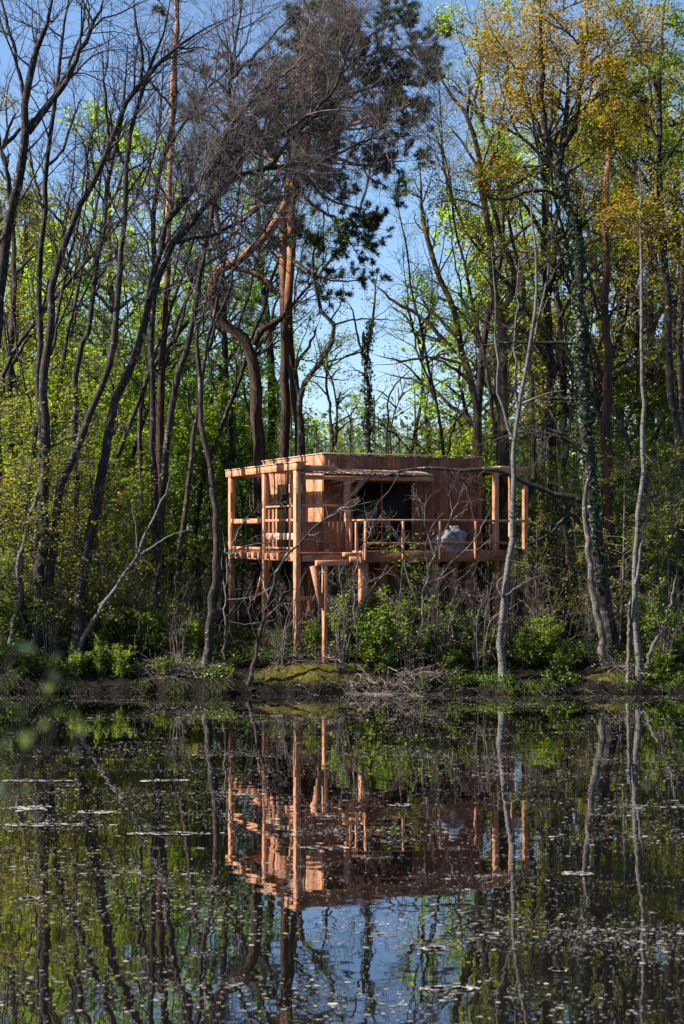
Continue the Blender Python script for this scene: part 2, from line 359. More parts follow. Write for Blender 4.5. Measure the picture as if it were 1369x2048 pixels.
# ================================================================== the setting
def ground():
    xs = np.unique(np.r_[-2600, -1200, -600, -300, -160, -100, -70, np.arange(-50, -14, 1.2), np.arange(-14, 14, .13), np.arange(14, 50, 1.2), 70, 100, 160, 300, 600, 1200, 2600])
    ys = np.unique(np.r_[-2600, -900, -300, -90, -30, np.arange(-10, 6, .4), 7, 12, 25, np.arange(36, 36.9, .2), np.arange(36.9, 40.2, .05), np.arange(40.2, 52, .3), np.arange(52, 100, 3), 120, 150, 200, 300, 600, 1200, 2600])
    X, Y = np.meshgrid(xs, ys); Z = ground_h(X, Y)
    Z = Z+np.where((Y > 36.5) & (Y < 52) & (np.abs(X) < 14), .025*np.random.default_rng(3).standard_normal(X.shape), 0)
    nx, ny = len(xs), len(ys); i = np.arange(nx*ny).reshape(ny, nx)
    F = np.stack([i[:-1, :-1], i[:-1, 1:], i[1:, 1:], i[1:, :-1]], -1).reshape(-1, 4)
    m, n, l, b = mat_new('leaf_litter_soil'); b.inputs['Roughness'].default_value = .95; b.inputs['Specular IOR Level'].default_value = .1
    g = n.new('ShaderNodeNewGeometry'); nz = n.new('ShaderNodeTexNoise'); nz.inputs['Scale'].default_value = 16; nz.inputs['Detail'].default_value = 8; nz.inputs['Roughness'].default_value = .75
    l.new(g.outputs['Position'], nz.inputs[0])
    rp = ramp(n, [(.3, (.003, .0025, .002)), (.5, (.008, .006, .0045)), (.66, (.022, .015, .011)), (.82, (.09, .065, .05))]); l.new(nz.outputs[0], rp.inputs[0])
    at_ = n.new('ShaderNodeAttribute'); at_.attribute_name = 'moss'
    n2 = n.new('ShaderNodeTexNoise'); n2.inputs['Scale'].default_value = 5; n2.inputs['Detail'].default_value = 10; n2.inputs['Roughness'].default_value = .8; l.new(g.outputs['Position'], n2.inputs[0])
    ad = n.new('ShaderNodeMath'); ad.operation = 'ADD'; l.new(at_.outputs['Fac'], ad.inputs[0]); l.new(n2.outputs[0], ad.inputs[1])
    r2 = ramp(n, [(.80, (0, 0, 0)), (1.1, (1, 1, 1))]); l.new(ad.outputs[0], r2.inputs[0])
    r3 = ramp(n, [(.36, (.022, .024, .007)), (.5, (.07, .062, .011)), (.66, (.15, .115, .016))]); l.new(nz.outputs[0], r3.inputs[0])
    mx = n.new('ShaderNodeMix'); mx.data_type = 'RGBA'; l.new(r2.outputs[0], mx.inputs[0]); l.new(rp.outputs[0], mx.inputs[6]); l.new(r3.outputs[0], mx.inputs[7])
    l.new(mx.outputs[2], b.inputs['Base Color'])
    bp = n.new('ShaderNodeBump'); bp.inputs['Strength'].default_value = .9; bp.inputs['Distance'].default_value = .05; l.new(nz.outputs[0], bp.inputs['Height']); l.new(bp.outputs[0], b.inputs['Normal'])
    o = new_mesh('ground', np.stack([X, Y, Z], -1).reshape(-1, 3), F, m, None, True)
    d = Y-shore(np.clip(X, -80, 80))
    ms = .62*np.exp(-((X+.6)**2/6+(d-.7)**2/.5))+.75*np.exp(-((X-7.2)**2/.7+(d-.6)**2/.25))+.55*np.exp(-((X+5.0)**2/.3+(d-.5)**2/.1))
    a = o.data.attributes.new('moss', 'FLOAT', 'POINT'); a.data.foreach_set('value', ms.ravel().astype(np.float32))
    tag(o, None, None, None, 'structure')
ground()
def water():
    m, n, l, b = mat_new('pond_water'); n.remove(b)
    df = n.new('ShaderNodeBsdfDiffuse'); df.inputs[0].default_value = (.006, .005, .004, 1); b = n.new('ShaderNodeBsdfGlossy'); b.inputs['Roughness'].default_value = .012
    fr = n.new('ShaderNodeFresnel'); fr.inputs['IOR'].default_value = 1.6; fm = n.new('ShaderNodeMath'); fm.operation = 'MULTIPLY_ADD'; fm.inputs[1].default_value = 2.2; fm.inputs[2].default_value = .02; fm.use_clamp = True
    l.new(fr.outputs[0], fm.inputs[0]); mx = n.new('ShaderNodeMixShader'); l.new(fm.outputs[0], mx.inputs[0]); l.new(df.outputs[0], mx.inputs[1]); l.new(b.outputs[0], mx.inputs[2]); l.new(mx.outputs[0], n['Material Output'].inputs[0])
    g = n.new('ShaderNodeNewGeometry')
    def nz(sc_, scale, det):
        mp = n.new('ShaderNodeMapping'); mp.inputs['Scale'].default_value = sc_; l.new(g.outputs['Position'], mp.inputs[0])
        t = n.new('ShaderNodeTexNoise'); t.inputs['Scale'].default_value = scale; t.inputs['Detail'].default_value = det; l.new(mp.outputs[0], t.inputs[0]); return t
    a = nz((.6, 1.3, 1), 1.5, 1); c = nz((.8, 1.6, 1), 6, 0)
    s = n.new('ShaderNodeMath'); s.operation = 'MULTIPLY_ADD'; s.inputs[1].default_value = .08; l.new(c.outputs[0], s.inputs[0]); l.new(a.outputs[0], s.inputs[2])
    bp = n.new('ShaderNodeBump'); bp.inputs['Strength'].default_value = .25; bp.inputs['Distance'].default_value = .010; l.new(s.outputs[0], bp.inputs['Height']); l.new(bp.outputs[0], b.inputs['Normal'])
    o = new_mesh('water', [(-500, -20, 0), (500, -20, 0), (500, 60, 0), (-500, 60, 0)], [(0, 1, 2, 3)], m)
    tag(o, None, None, None, 'structure')
water()

# ================================================================== the cabin on stilts
def boxes_mesh(name, bl, mat, parent, bev=.008):
    Vs, Fs, o = [], [], 0
    for (u0, u1, v0, v1, z0, z1) in bl:
        V = np.array([(x, y, z) for x in (u0, u1) for y in (v0, v1) for z in (z0, z1)], float)
        F = np.array([(0, 1, 3, 2), (4, 6, 7, 5), (0, 4, 5, 1), (2, 3, 7, 6), (0, 2, 6, 4), (1, 5, 7, 3)])
        Vs.append(V); Fs.append(F+o); o += 8
    ob = new_mesh(name, np.concatenate(Vs), np.concatenate(Fs), M[mat], parent)
    if bev:
        md = ob.modifiers.new('edge', 'BEVEL'); md.width = bev; md.segments = 1; md.limit_method = 'ANGLE'
    return ob
def cabin():
    rng = np.random.default_rng(77)
    gz = .8
    H = empty('timber_cabin', (HB[0], HB[1], gz), 'orange timber cabin on tall stilts at the edge of the pond', 'cabin', None, TH)
    def bx(name, mat, *bl, bev=.008): return boxes_mesh(name, [(a, b, c, d, e-gz, f-gz) for a, b, c, d, e, f in bl], mat, H, bev)
    def post(u, v, z0, z1, s=.2, mat='timber', s2=None, name='post'):
        return bx(name, mat, (u, u+s, v, v+(s2 or s), z0, z1))
    def stick(name, p, q, wd, mat):
        p = np.array(p, float); q = np.array(q, float); p[2] -= gz; q[2] -= gz
        d = nrm(q-p); s = nrm(np.cross(d, (0, 1, .01))); t = np.cross(d, s)
        V = [e+a*s*wd/2+b*t*wd/2 for e in (p, q) for a, b in ((-1, -1), (1, -1), (1, 1), (-1, 1))]
        return new_mesh(name, V, [(0, 3, 2, 1), (4, 5, 6, 7), (0, 1, 5, 4), (1, 2, 6, 5), (2, 3, 7, 6), (3, 0, 4, 7)], M[mat], H)
    # tall corner posts of the outer frame
    post(0, 0, .6, 6.0, .16, s2=.2); post(0, 2.62, .7, 6.0, .15, s2=.2); post(0, 5.72, .7, 6.0, .17, s2=.2)
    post(6.3, 0, .7, 6.02, .14, s2=.18); post(6.85, .02, .7, 6.02, .13, s2=.17); post(7.36, .1, .7, 5.98, .13, s2=.16)
    post(1.52, .02, 3.73, 5.74, .15); post(.9, 2.7, 3.73, 6.0, .14); post(2.62, .02, .8, 3.42, .2, 'board'); post(4.9, .1, .8, 3.42, .22); post(5.6, .5, .8, 3.42, .3); post(1.66, -.75, .6, 3.42, .22); post(3.9, -.7, .6, 3.42, .18); post(6.15, -.7, .6, 3.42, .2)  # the brown under-deck post has the shade below the deck in its colour
    post(.46, -.95, .55, 3.34, .11, s2=.18)
    post(1.3, 3.0, .8, 3.42, .22, 'board'); post(1.3, 5.9, .8, 3.42, .22, 'board'); post(1.4, 1.3, .8, 3.42, .22, 'board'); post(3.2, 2.2, .8, 3.42, .25, 'board'); post(6.2, 2.2, .8, 3.42, .25, 'board')  # inner stilts in darker brown: under-deck shade put into their colour
    # roof beams of the outer frame
    bx('roof_beam', 'timber_h', (-.03, .21, -.12, 6.1, 6.0, 6.2)); bx('roof_beam', 'timber_h', (.22, 1.22, -.05, .15, 5.98, 6.14))
    bx('roof_beam', 'timber_h', (.21, 1.2, 5.74, 5.92, 6.0, 6.18)); bx('roof_beam', 'timber_h', (.21, 1.2, 2.66, 2.8, 6.0, 6.16))
    bx('roof_beam', 'timber_h', (5.95, 7.6, .02, .18, 6.03, 6.19)); bx('roof_beam', 'timber_h', (6.9, 7.06, .2, 4.5, 6.0, 6.17))
    bx('roof_boards', 'pale', *[(-.06, .3, -.14+i*.24, .08+i*.24, 6.205, 6.23+.012*rng.random()) for i in range(26)], bev=.004)
    bx('roof_boards', 'pale', *[(6.52, 7.55, .05+i*.24, .27+i*.24, 6.195, 6.225+.012*rng.random()) for i in range(16)], bev=.004)
    # decks
    bx('deck', 'board', *[(.06, 6.6, -.02+i*.152, .125+i*.152, 3.66, 3.70) for i in range(8)], *[(.06, 1.28, 1.2+i*.152, 1.345+i*.152, 3.66, 3.70) for i in range(31)], bev=.003)
    bx('balcony', 'board', *[(1.62+i*.152, 1.765+i*.152, -1.0, -.03, 3.705, 3.745) for i in range(31)], bev=.003)
    bx('deck_beam', 'timber_h', (.02, .12, .21, 2.6, 3.45, 3.655)); bx('deck_beam', 'timber_h', (.02, .12, 2.83, 5.7, 3.45, 3.655))
    bx('deck_beam', 'timber_h', (.21, 1.6, .03, .13, 3.45, 3.655)); bx('deck_beam', 'timber_h', (.2, 6.6, .95, 1.1, 3.42, 3.655))
    bx('joist', 'timber_h', *[(-.08, 1.28, .5+i*.55, .58+i*.55, 3.66-.17, 3.657) for i in range(10) if i not in (4,)])
    bx('balcony_fascia', 'board', (1.62, 6.3, -1.05, -1.005, 3.44, 3.75)); bx('balcony_fascia', 'timber_h', (1.575, 1.617, -1.05, -.02, 3.42, 3.75))
    bx('deck_beam', 'timber_h', (1.3, 6.3, -.8, -.62, 3.425, 3.60)); bx('deck_beam', 'timber_h', (.25, 1.2, -.95, -.8, 3.345, 3.5))
    bx('joist', 'timber_h', *[(1.9+i*.6, 1.98+i*.6, -.99, 1.1, 3.605, 3.66) for i in range(8)])
    bx('deck_beam', 'timber_h', (1.05, 1.55, -1.0, -.86, 3.6, 3.71)); bx('deck_beam', 'timber_h', (1.2, 1.56, -.6, -.46, 3.6, 3.70))
    # railings
    bx('handrail', 'timber_h', (.03, .15, .21, 2.6, 4.57, 4.64)); bx('handrail', 'timber_h', (.0, .18, 2.83, 5.7, 4.53, 4.67))
    bx('handrail', 'timber_h', (.05, .13, .21, 2.6, 4.98, 5.03)); bx('side_board', 'pale', (.06, .1, .21, 2.6, 4.05, 4.24))
    bx('side_board', 'timber_h', (.05, .1, .21, 2.6, 3.78, 3.84)); bx('side_board', 'timber_h', (.06, .1, 2.83, 5.7, 3.74, 3.82))
    bx('handrail', 'timber_h', (.2, 1.52, .05, .11, 4.98, 5.04)); 
    bx('front_panel', 'board', *[(.21+i*.131, .336+i*.131, .06, .09, 3.72, 4.56) for i in range(10)], bev=.003)
    bx('handrail', 'timber_h', (1.56, 6.36, -1.07, -.95, 4.575, 4.625)); bx('handrail', 'timber_h', (1.56, 1.66, -.95, -.05, 4.575, 4.625))
    for u in (1.6, 2.74, 3.88, 5.02, 6.2): post(u, -1.15, 3.5, 4.575, .06, 'timber', .095, 'rail_post')
    post(1.6, -.5, 3.75, 4.575, .07, 'timber', .07, 'rail_post'); post(1.6, -.1, 3.75, 4.575, .07, 'timber', .07, 'rail_post')
    bx('handrail', 'timber_h', (6.5, 7.5, .0, .08, 4.56, 4.63)); bx('handrail', 'timber_h', (5.7, 6.29, .03, .1, 4.56, 4.62)); bx('balcony_rail', 'board', (1.66, 6.2, -.98, -.95, 3.92, 3.99))
    # cabin body: vertical boards
    bx('cabin_wall', 'board', *[(1.32+i*.145, 1.46+i*.145, 1.2+.012*rng.random(), 1.26, 3.70 if not 5 < i < 20 else 5.72, 6.5) for i in range(36)], bev=.003)
    bx('cabin_wall', 'timber', *[(1.3, 1.35, 1.262+i*.145, 1.402+i*.145, (3.70 if not 9 < i < 26 else 5.74), 6.53) for i in range(35)], bev=.003)
    bx('cabin_wall', 'board', *[(6.49, 6.53, 1.262+i*.145, 1.402+i*.145, 3.7, 6.5) for i in range(35)], bev=.003)
    bx('cabin_wall', 'board', *[(1.36+i*.145, 1.5+i*.145, 6.3, 6.34, 3.7, 6.5) for i in range(35)], bev=.003)
    bx('parapet_cap', 'pale', (1.27, 6.56, 1.17, 1.29, 6.535, 6.565), (1.27, 1.38, 1.295, 6.36, 6.535, 6.565), (6.46, 6.56, 1.295, 6.36, 6.535, 6.565))
    bx('roof', 'board', (1.36, 6.48, 1.27, 6.29, 6.2, 6.26)); bx('floor', 'board', (1.36, 6.48, 1.27, 6.29, 3.6, 3.69))
    wn = bx('window', 'dark_glass', (2.2, 4.2, 1.23, 1.245, 3.72, 5.72), bev=0)
    for u in (2.19, 3.15, 4.15): bx('window_frame', 'board', (u, u+.06, 1.19, 1.225, 3.72, 5.72)).parent = wn
    wn = bx('window', 'dark_glass', (1.32, 1.335, 2.72, 5.0, 3.72, 5.74), bev=0)
    for v in (2.72, 3.85, 4.95): bx('window_frame', 'timber', (1.28, 1.315, v, v+.06, 3.72, 5.74)).parent = wn
    for o in H.children:
        for c in o.children: c.matrix_parent_inverse.identity()
    # lower boarding under the deck
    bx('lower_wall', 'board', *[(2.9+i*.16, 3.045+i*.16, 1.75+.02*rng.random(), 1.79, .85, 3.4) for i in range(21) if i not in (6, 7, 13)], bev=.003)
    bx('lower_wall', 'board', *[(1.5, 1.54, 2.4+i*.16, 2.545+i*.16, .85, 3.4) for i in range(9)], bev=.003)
    # canopy over the front: boards sloping to the pond with a ragged edge
    Vs, Fs, o = [], [], 0; 
    for i in range(36):
        u0 = .16+i*.118; e = .1*math.sin(i*1.9)+.05*rng.random(); zz = .016*math.sin(i*2.3)
        v0, v1 = -.16+e*.4+max(0, i-26)*.035, 1.19
        for dz in (0, .022):
            Vs += [(u0, v0, 5.90+zz+dz-gz), (u0+.114, v0, 5.90-zz*.6+dz-gz), (u0+.114, v1, 6.08+dz-gz), (u0, v1, 6.08+dz-gz)]
        for q in ((3, 2, 1, 0), (4, 5, 6, 7), (0, 1, 5, 4), (1, 2, 6, 5), (2, 3, 7, 6), (3, 0, 4, 7)): Fs.append([o+a for a in q])
        o += 8
    new_mesh('canopy', Vs, Fs, M['pale'], H)
    bx('canopy_beam', 'timber_h', (.22, 4.3, .03, .17, 5.74, 5.865))
    stick('knee_brace', (1.6, .1, 5.2), (2.15, .1, 5.74), .1, 'timber')
    stick('brace', (.16, -.87, 3.34), (.44, -.87, 2.2), .13, 'timber')
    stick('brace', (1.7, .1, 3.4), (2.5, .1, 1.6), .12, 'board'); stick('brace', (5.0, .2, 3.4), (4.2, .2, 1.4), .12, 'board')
    bx('lower_beam', 'timber_h', (.2, 6.3, 1.12, 1.22, 2.3, 2.42)); stick('brace', (2.72, .0, 3.42), (3.5, .0, 2.45), .11, 'timber'); stick('brace', (5.0, .05, 3.42), (4.25, .05, 2.5), .11, 'timber')
    stick('brace', (.1, 2.7, 3.4), (.1, 3.6, 2.2), .1, 'timber')
    # grey tarpaulin lying on the balcony
    n1, n2 = 28, 16; V = []
    for i in range(n2+1):
        for j in range(n1):
            a = j/n1*2*math.pi; f = i/n2
            r = 1-f**3; wob = 1+.06*math.sin(a*3+f*4)+.05*math.sin(a*7-f*9)
            cr = .05*math.sin(a*5+f*11)*math.cos(f*7-a*2)+.03*math.sin(a*11-f*17); wob += cr*2; V.append((.5*r*wob*math.copysign(abs(math.cos(a))**.6, math.cos(a)), .26*r*wob*math.copysign(abs(math.sin(a))**.7, math.sin(a)), .58*math.sin(f*math.pi/2)*(1+.16*math.sin(a+1)*(1-f)+cr*1.6)+.1*f*math.cos(a+.5)))
    F = [(i*n1+j, i*n1+(j+1) % n1, (i+1)*n1+(j+1) % n1, (i+1)*n1+j) for i in range(n2) for j in range(n1)]
    o = new_mesh('tarpaulin', V, F, M['tarp'], None, True)
    p = HB+4.5*UU-.55*VV; o.location = (p[0], p[1], 3.746); o.rotation_euler = (0, 0, TH)
    tag(o, 'crumpled pale grey tarpaulin bundle behind the balcony railing of the cabin', 'tarpaulin')
cabin()

# ================================================================== the trees, traced one by one
# --- left: dark leaning trunks at the water
hero('bare_tree', 'thick dark leaning tree at the extreme left edge, forking high against the sky', [(-80, 1325), (-45, 900), (-15, 690), (0, 590), (18, 440), (42, 340), (50, 270), (52, 190), (76, 95), (98, 30), (112, -60)], 42, 10, 'bare', t0=.55, seed=1,
     limbs=[([(56, 266), (97, 212), (133, 165), (158, 105), (190, 45), (215, -20)], 16, 6), ([(22, 430), (10, 330), (-20, 250), (-50, 200)], 9, 3), ([(50, 200), (30, 100), (10, 20), (0, -40)], 9, 4)])
hero('bare_tree', 'straight dark tree, second from the left edge, behind the leaning trunks', [(60, 1300), (84, 960), (80, 776), (80, 690), (79, 562), (89, 435), (95, 348), (103, 256), (113, 179), (121, 110), (134, 40), (140, -60)], 20, 6, 'bare', Y=41, t0=.45, seed=2,
     limbs=[([(97, 330), (125, 300), (150, 230), (172, 180)], 7, 3), ([(82, 400), (66, 340), (60, 300)], 6, 3), ([(110, 195), (135, 140), (165, 60), (175, -20)], 8, 3)])
hero('bare_tree', 'long dark trunk leaning right from the left bank, bending into a crooked top limb', [(72, 1318), (90, 932), (86, 776), (97, 700), (110, 562), (133, 490), (153, 424), (179, 378), (205, 332), (220, 291), (250, 220), (281, 169), (310, 138), (340, 102), (385, 68), (470, 30)], 25, 7, 'bare', t0=.5, seed=3,
     limbs=[([(220, 291), (214, 230), (210, 180), (205, 100)], 9, 3), ([(281, 169), (285, 110), (270, 40), (268, -20)], 8, 3), ([(140, 470), (100, 420), (70, 400)], 6, 2)])
hero('bare_tree', 'slim dark tree with a kinked stem between two leaning trunks at left', [(150, 1290), (152, 740), (170, 690), (184, 613), (197, 511), (210, 435), (217, 348), (240, 256), (250, 194), (258, 80)], 18, 6, 'bare', Y=42.5, t0=.5, seed=4, limbs=[([(212, 420), (235, 380), (262, 300)], 6, 3)])
hero('bare_tree', 'dark trunk leaning right whose lower half hides in leaves, tall thin upright top', [(84, 1318), (116, 1012), (136, 948), (156, 892), (174, 836), (200, 784), (224, 720), (238, 600), (250, 435), (256, 317), (266, 245), (279, 194), (302, 128), (330, 60), (348, -40)], 20, 6, 'bare', t0=.55, seed=5,
     limbs=[([(254, 340), (230, 280), (215, 200)], 7, 3), ([(290, 160), (330, 120), (420, 90)], 6, 2)])
hero('bare_tree', 'biggest leaning trunk on the left bank, arching far over to the right', [(150, 1325), (160, 1190), (164, 1148), (180, 1076), (190, 1020), (204, 948), (220, 872), (232, 800), (256, 748), (288, 660), (308, 545), (327, 475), (337, 435), (378, 394), (435, 327), (480, 300), (570, 272), (680, 255)], 27, 6, 'bare2', 'bark', t0=.62, seed=6, twig='twig_grey', dY=1.2,
     limbs=[([(300, 600), (348, 486), (383, 445), (424, 399), (470, 358), (537, 337), (640, 325), (760, 335)], 17, 5, .3, .8), ([(348, 486), (420, 470), (480, 445), (540, 400), (600, 390)], 9, 3, .2), ([(435, 327), (470, 240), (550, 160), (650, 90), (730, 20)], 10, 3, .15, 1.), ([(537, 337), (620, 240), (720, 180), (830, 150)], 9, 3, .1, 1), ([(560, 275), (660, 190), (700, 90), (720, 10)], 8, 3, .1), ([(640, 325), (740, 280), (850, 270)], 7, 2, .1)], dens=1.25, lmul=1.05)
hero('bare_tree', 'dark upright trunk crossing behind the biggest leaning trunk at left', [(318, 1260), (306, 820), (306, 652), (311, 511), (308, 460), (317, 358), (332, 307), (348, 225), (353, 128), (358, 0), (360, -50)], 17, 7, 'bare2', Y=43, t0=.5, seed=7, twig='twig_grey', limbs=[([(330, 310), (400, 200), (470, 120), (520, 20)], 8, 3, .2), ([(350, 220), (300, 160), (270, 90)], 6, 3)])
hero('bare_tree', 'grey flecked trunk leaning right just left of the crooked pine', [(300, 1290), (316, 1100), (320, 1040), (330, 960), (336, 872), (356, 752), (376, 700), (386, 620), (404, 537), (424, 435), (435, 348), (450, 307), (455, 245), (462, 150), (480, 40), (490, -40)], 19, 6, 'bare2', 'bark', Y=41.6, t0=.5, seed=8, twig='twig_grey', dY=1,
     limbs=[([(450, 307), (520, 220), (600, 160), (700, 130)], 9, 3, .2), ([(430, 380), (500, 300), (600, 230), (760, 210)], 9, 3, .2, 1.), ([(460, 160), (540, 80), (620, -10)], 8, 3, .1)], dens=1.1)
hero('pine_tree', 'slim red-barked pine standing among the dark leaning trunks at left', [(318, 1200), (322, 800), (327, 700), (335, 562), (338, 409), (343, 332), (348, 153), (352, 0), (354, -120)], 19, 8, 'pine', 'bark_pine', 'needle', Y=46, t0=.86, seed=9, dens=.8)
hero('birch_tree', 'thin white birch stem leaning right over the left bank, forked at mid height', [(143, 1333), (170, 1270), (215, 1200), (250, 1150), (275, 1112), (283, 1080), (305, 1040), (332, 985), (345, 930)], 11, 4, 'stem', 'bark_birch', t0=.6, seed=10, limbs=[([(283, 1110), (340, 1072), (388, 1058)], 6, 2), ([(275, 1112), (272, 1050), (262, 1000)], 4, 2)])
hero('bare_tree', 'thin pale crooked stem in the leaves near the left edge of the wood', [(16, 1320), (28, 1250), (40, 1192), (42, 1112), (60, 1032), (80, 980), (88, 932), (85, 848), (98, 800)], 12, 5, 'stem', 'bark_birch', t0=.4, seed=11, limbs=[([(42, 1140), (0, 1180), (-30, 1195)], 5, 2), ([(85, 905), (130, 880), (180, 868)], 5, 2)])
hero('bare_tree', 'dark trunk standing at the water beside the left end of the cabin', [(412, 1340), (420, 1260), (430, 1160), (436, 1100), (433, 1040), (428, 980), (416, 920), (405, 860), (400, 800), (396, 700), (392, 600)], 20, 7, 'sparse', 'bark', 'leaf_olive', t0=.4, seed=12, limbs=[([(420, 1270), (432, 1200), (446, 1140), (456, 1085)], 9, 4)])
hero('bare_tree', 'thin dark stem leaning right across the front of the cabin with bare forked branches', [(496, 1366), (516, 1283), (531, 1220), (550, 1158), (560, 1129), (572, 1113), (605, 1080), (640, 1045), (680, 1020), (740, 1003)], 9, 3, 'stem', 'bark', t0=.3, seed=13, dens=1.4, twig='twig_grey', limbs=[([(531, 1220), (560, 1190), (600, 1175)], 4, 2), ([(516, 1290), (500, 1230), (505, 1180)], 4, 2), ([(605, 1080), (640, 1085), (690, 1100)], 4, 2)], prune=False)
hero('bare_shrub', 'bare pale-twigged bush in front of the left corner posts of the cabin', [(452, 1330), (452, 1200), (456, 1140), (462, 1100), (474, 1068), (488, 1048), (515, 1020), (560, 1000)], 6, 2, 'stem', 'bark_grey', t0=.25, cat='shrub', seed=14, dens=2.2, twig='twig_grey', limbs=[([(456, 1140), (450, 1090), (445, 1062)], 4, 2), ([(460, 1110), (500, 1090), (560, 1085)], 4, 2), ([(455, 1200), (510, 1192), (560, 1165)], 4, 2), ([(452, 1240), (490, 1248), (560, 1240)], 3, 1)], prune=False)
hero('bare_shrub', 'tall bare shrub with russet buds in front of the grey bundle on the balcony', [(846, 1345), (845, 1260), (850, 1180), (868, 1110), (890, 1060), (915, 1010), (930, 960)], 7, 2, 'twiggy', 'bark_grey', 'leaf_rust', Y=38.3, t0=.2, cat='shrub', seed=35, twig='twig_grey', limbs=[([(846, 1230), (815, 1150), (800, 1080), (770, 1030)], 5, 2, .15), ([(850, 1200), (900, 1130), (950, 1080), (985, 1010)], 5, 2, .15), ([(868, 1110), (850, 1040), (855, 980)], 4, 1.5, .15), ([(846, 1290), (870, 1200), (930, 1150), (960, 1120)], 4, 1.5, .15)], prune=False)
hero('bare_shrub', 'bare shrub of thin pale twigs under the left corner of the balcony', [(712, 1345), (716, 1270), (708, 1200), (716, 1130), (736, 1075), (765, 1030)], 6, 2, 'twiggy', 'bark_grey', 'leaf_rust', Y=38.2, t0=.2, cat='shrub', seed=36, twig='twig_grey', limbs=[([(714, 1250), (690, 1200), (680, 1150), (676, 1110)], 4, 2, .15), ([(712, 1230), (750, 1170), (790, 1130)], 5, 2, .15)], prune=False)
# --- middle: pines behind the cabin
hero('pine_tree', 'crooked pine bending left in a big curve before rising to the dark crown', [(522, 1280), (518, 930), (518, 871), (513, 810), (510, 733), (503, 687), (481, 672), (441, 641), (423, 611), (420, 577), (429, 546), (457, 531), (487, 513), (515, 488), (540, 460), (566, 424), (578, 395), (592, 360), (612, 310), (620, 240), (618, 150), (640, 60), (650, 0)], 34, 9, 'pine', 'bark_pine', 'needle', Y=47.5, t0=.66, seed=15, limbs=[([(509, 690), (524, 660), (546, 648), (564, 635), (574, 615)], 15, 11, None), ([(457, 531), (503, 546), (533, 562), (560, 590)], 12, 9, None), ([(612, 310), (700, 250), (790, 220), (850, 190)], 10, 4, .2, -.8), ([(600, 350), (520, 310), (450, 300)], 9, 3, .2, 1), ([(620, 200), (720, 120), (830, 90), (870, 85)], 9, 3, .2, 1), ([(620, 240), (540, 190), (480, 160)], 8, 3, .2, -1)], dens=1.1)
hero('pine_tree', 'straight pine with an orange upper stem, left one of the close pair behind the cabin', [(570, 1290), (570, 911), (572, 810), (570, 733), (567, 657), (567, 580), (566, 503), (567, 442), (575, 380), (580, 300), (590, 200), (600, 90), (610, -30)], 26, 10, 'pine', 'bark_pine', 'needle', Y=48.5, t0=.74, seed=16, limbs=[([(575, 390), (500, 420), (440, 470)], 9, 3, .2), ([(580, 320), (660, 400), (740, 420)], 9, 3, .2, .8), ([(585, 250), (680, 260), (780, 250)], 9, 3, .2)], dens=1.1)
hero('pine_tree', 'straight pine with an orange upper stem, right one of the close pair behind the cabin', [(603, 1290), (600, 900), (595, 830), (584, 740), (577, 640), (580, 549), (585, 488), (584, 427), (590, 360), (620, 260), (660, 160), (690, 60), (700, -40)], 28, 10, 'pine', 'bark_pine', 'needle', Y=48, t0=.68, seed=17, limbs=[([(590, 380), (680, 440), (770, 460)], 9, 3, .2, .5), ([(610, 290), (720, 330), (820, 320)], 10, 3, .2), ([(585, 520), (660, 560), (740, 560)], 7, 2, .3), ([(660, 160), (760, 60), (840, 40)], 8, 3, .2), ([(640, 220), (740, 180), (830, 230)], 8, 3, .2, -.7)], dens=1.1)
hero('bare_tree', 'winding bare tree curving out to the right beside the pine pair above the cabin roof', [(606, 1290), (601, 908), (601, 810), (613, 752), (641, 727), (665, 681), (665, 650), (644, 620), (630, 565), (628, 510), (640, 450)], 20, 6, 'bud', 'bark', 'leaf', Y=46.5, t0=.55, seed=18, limbs=[([(601, 800), (590, 740), (620, 690), (640, 640)], 10, 4, .3), ([(640, 728), (700, 710), (750, 680)], 5, 2, .1), ([(620, 750), (680, 760), (705, 755)], 4, 1.5, .1), ([(663, 650), (720, 638), (800, 640)], 5, 2, .1)])
hero('ivy_tree', 'lone ivy-wrapped broken trunk standing against the pale sky gap behind the cabin', [(739, 1280), (739, 907), (737, 848), (737, 798), (735, 740), (735, 690), (745, 640), (750, 585), (758, 540)], 17, 5, 'sparse', 'bark', 'leaf', Y=46, t0=.5, seed=19, ivy=(.4, .86, 2600, .10), limbs=[([(735, 720), (727, 680), (728, 660)], 12, 6, .8), ([(734, 735), (718, 680), (705, 620), (690, 600)], 6, 3, .3), ([(736, 700), (690, 715), (640, 750)], 5, 2, .4)], dens=.8)
hero('bare_tree', 'slim dark stem rising between the pine pair and the ivy trunk', [(672, 1280), (665, 871), (656, 795), (650, 740), (640, 700), (630, 650)], 10, 4, 'sparse', 'bark', 'leaf', Y=50, t0=.5, seed=20, limbs=[([(655, 790), (630, 765), (615, 760)], 4, 2), ([(664, 850), (700, 830), (720, 800)], 4, 2)])
hero('dead_tree', 'small bare forked snag with bent arms in the sky gap above the roof', [(775, 1280), (773, 900), (776, 830), (776, 795), (790, 780), (796, 760), (812, 750), (824, 735), (826, 715)], 8, 3, 'bare', 'bark_grey', Y=52, t0=.7, seed=21, dens=.6, lmul=.5, limbs=[([(776, 795), (765, 785), (752, 780)], 4, 2, None), ([(776, 860), (795, 870), (800, 905)], 4, 2, None)])
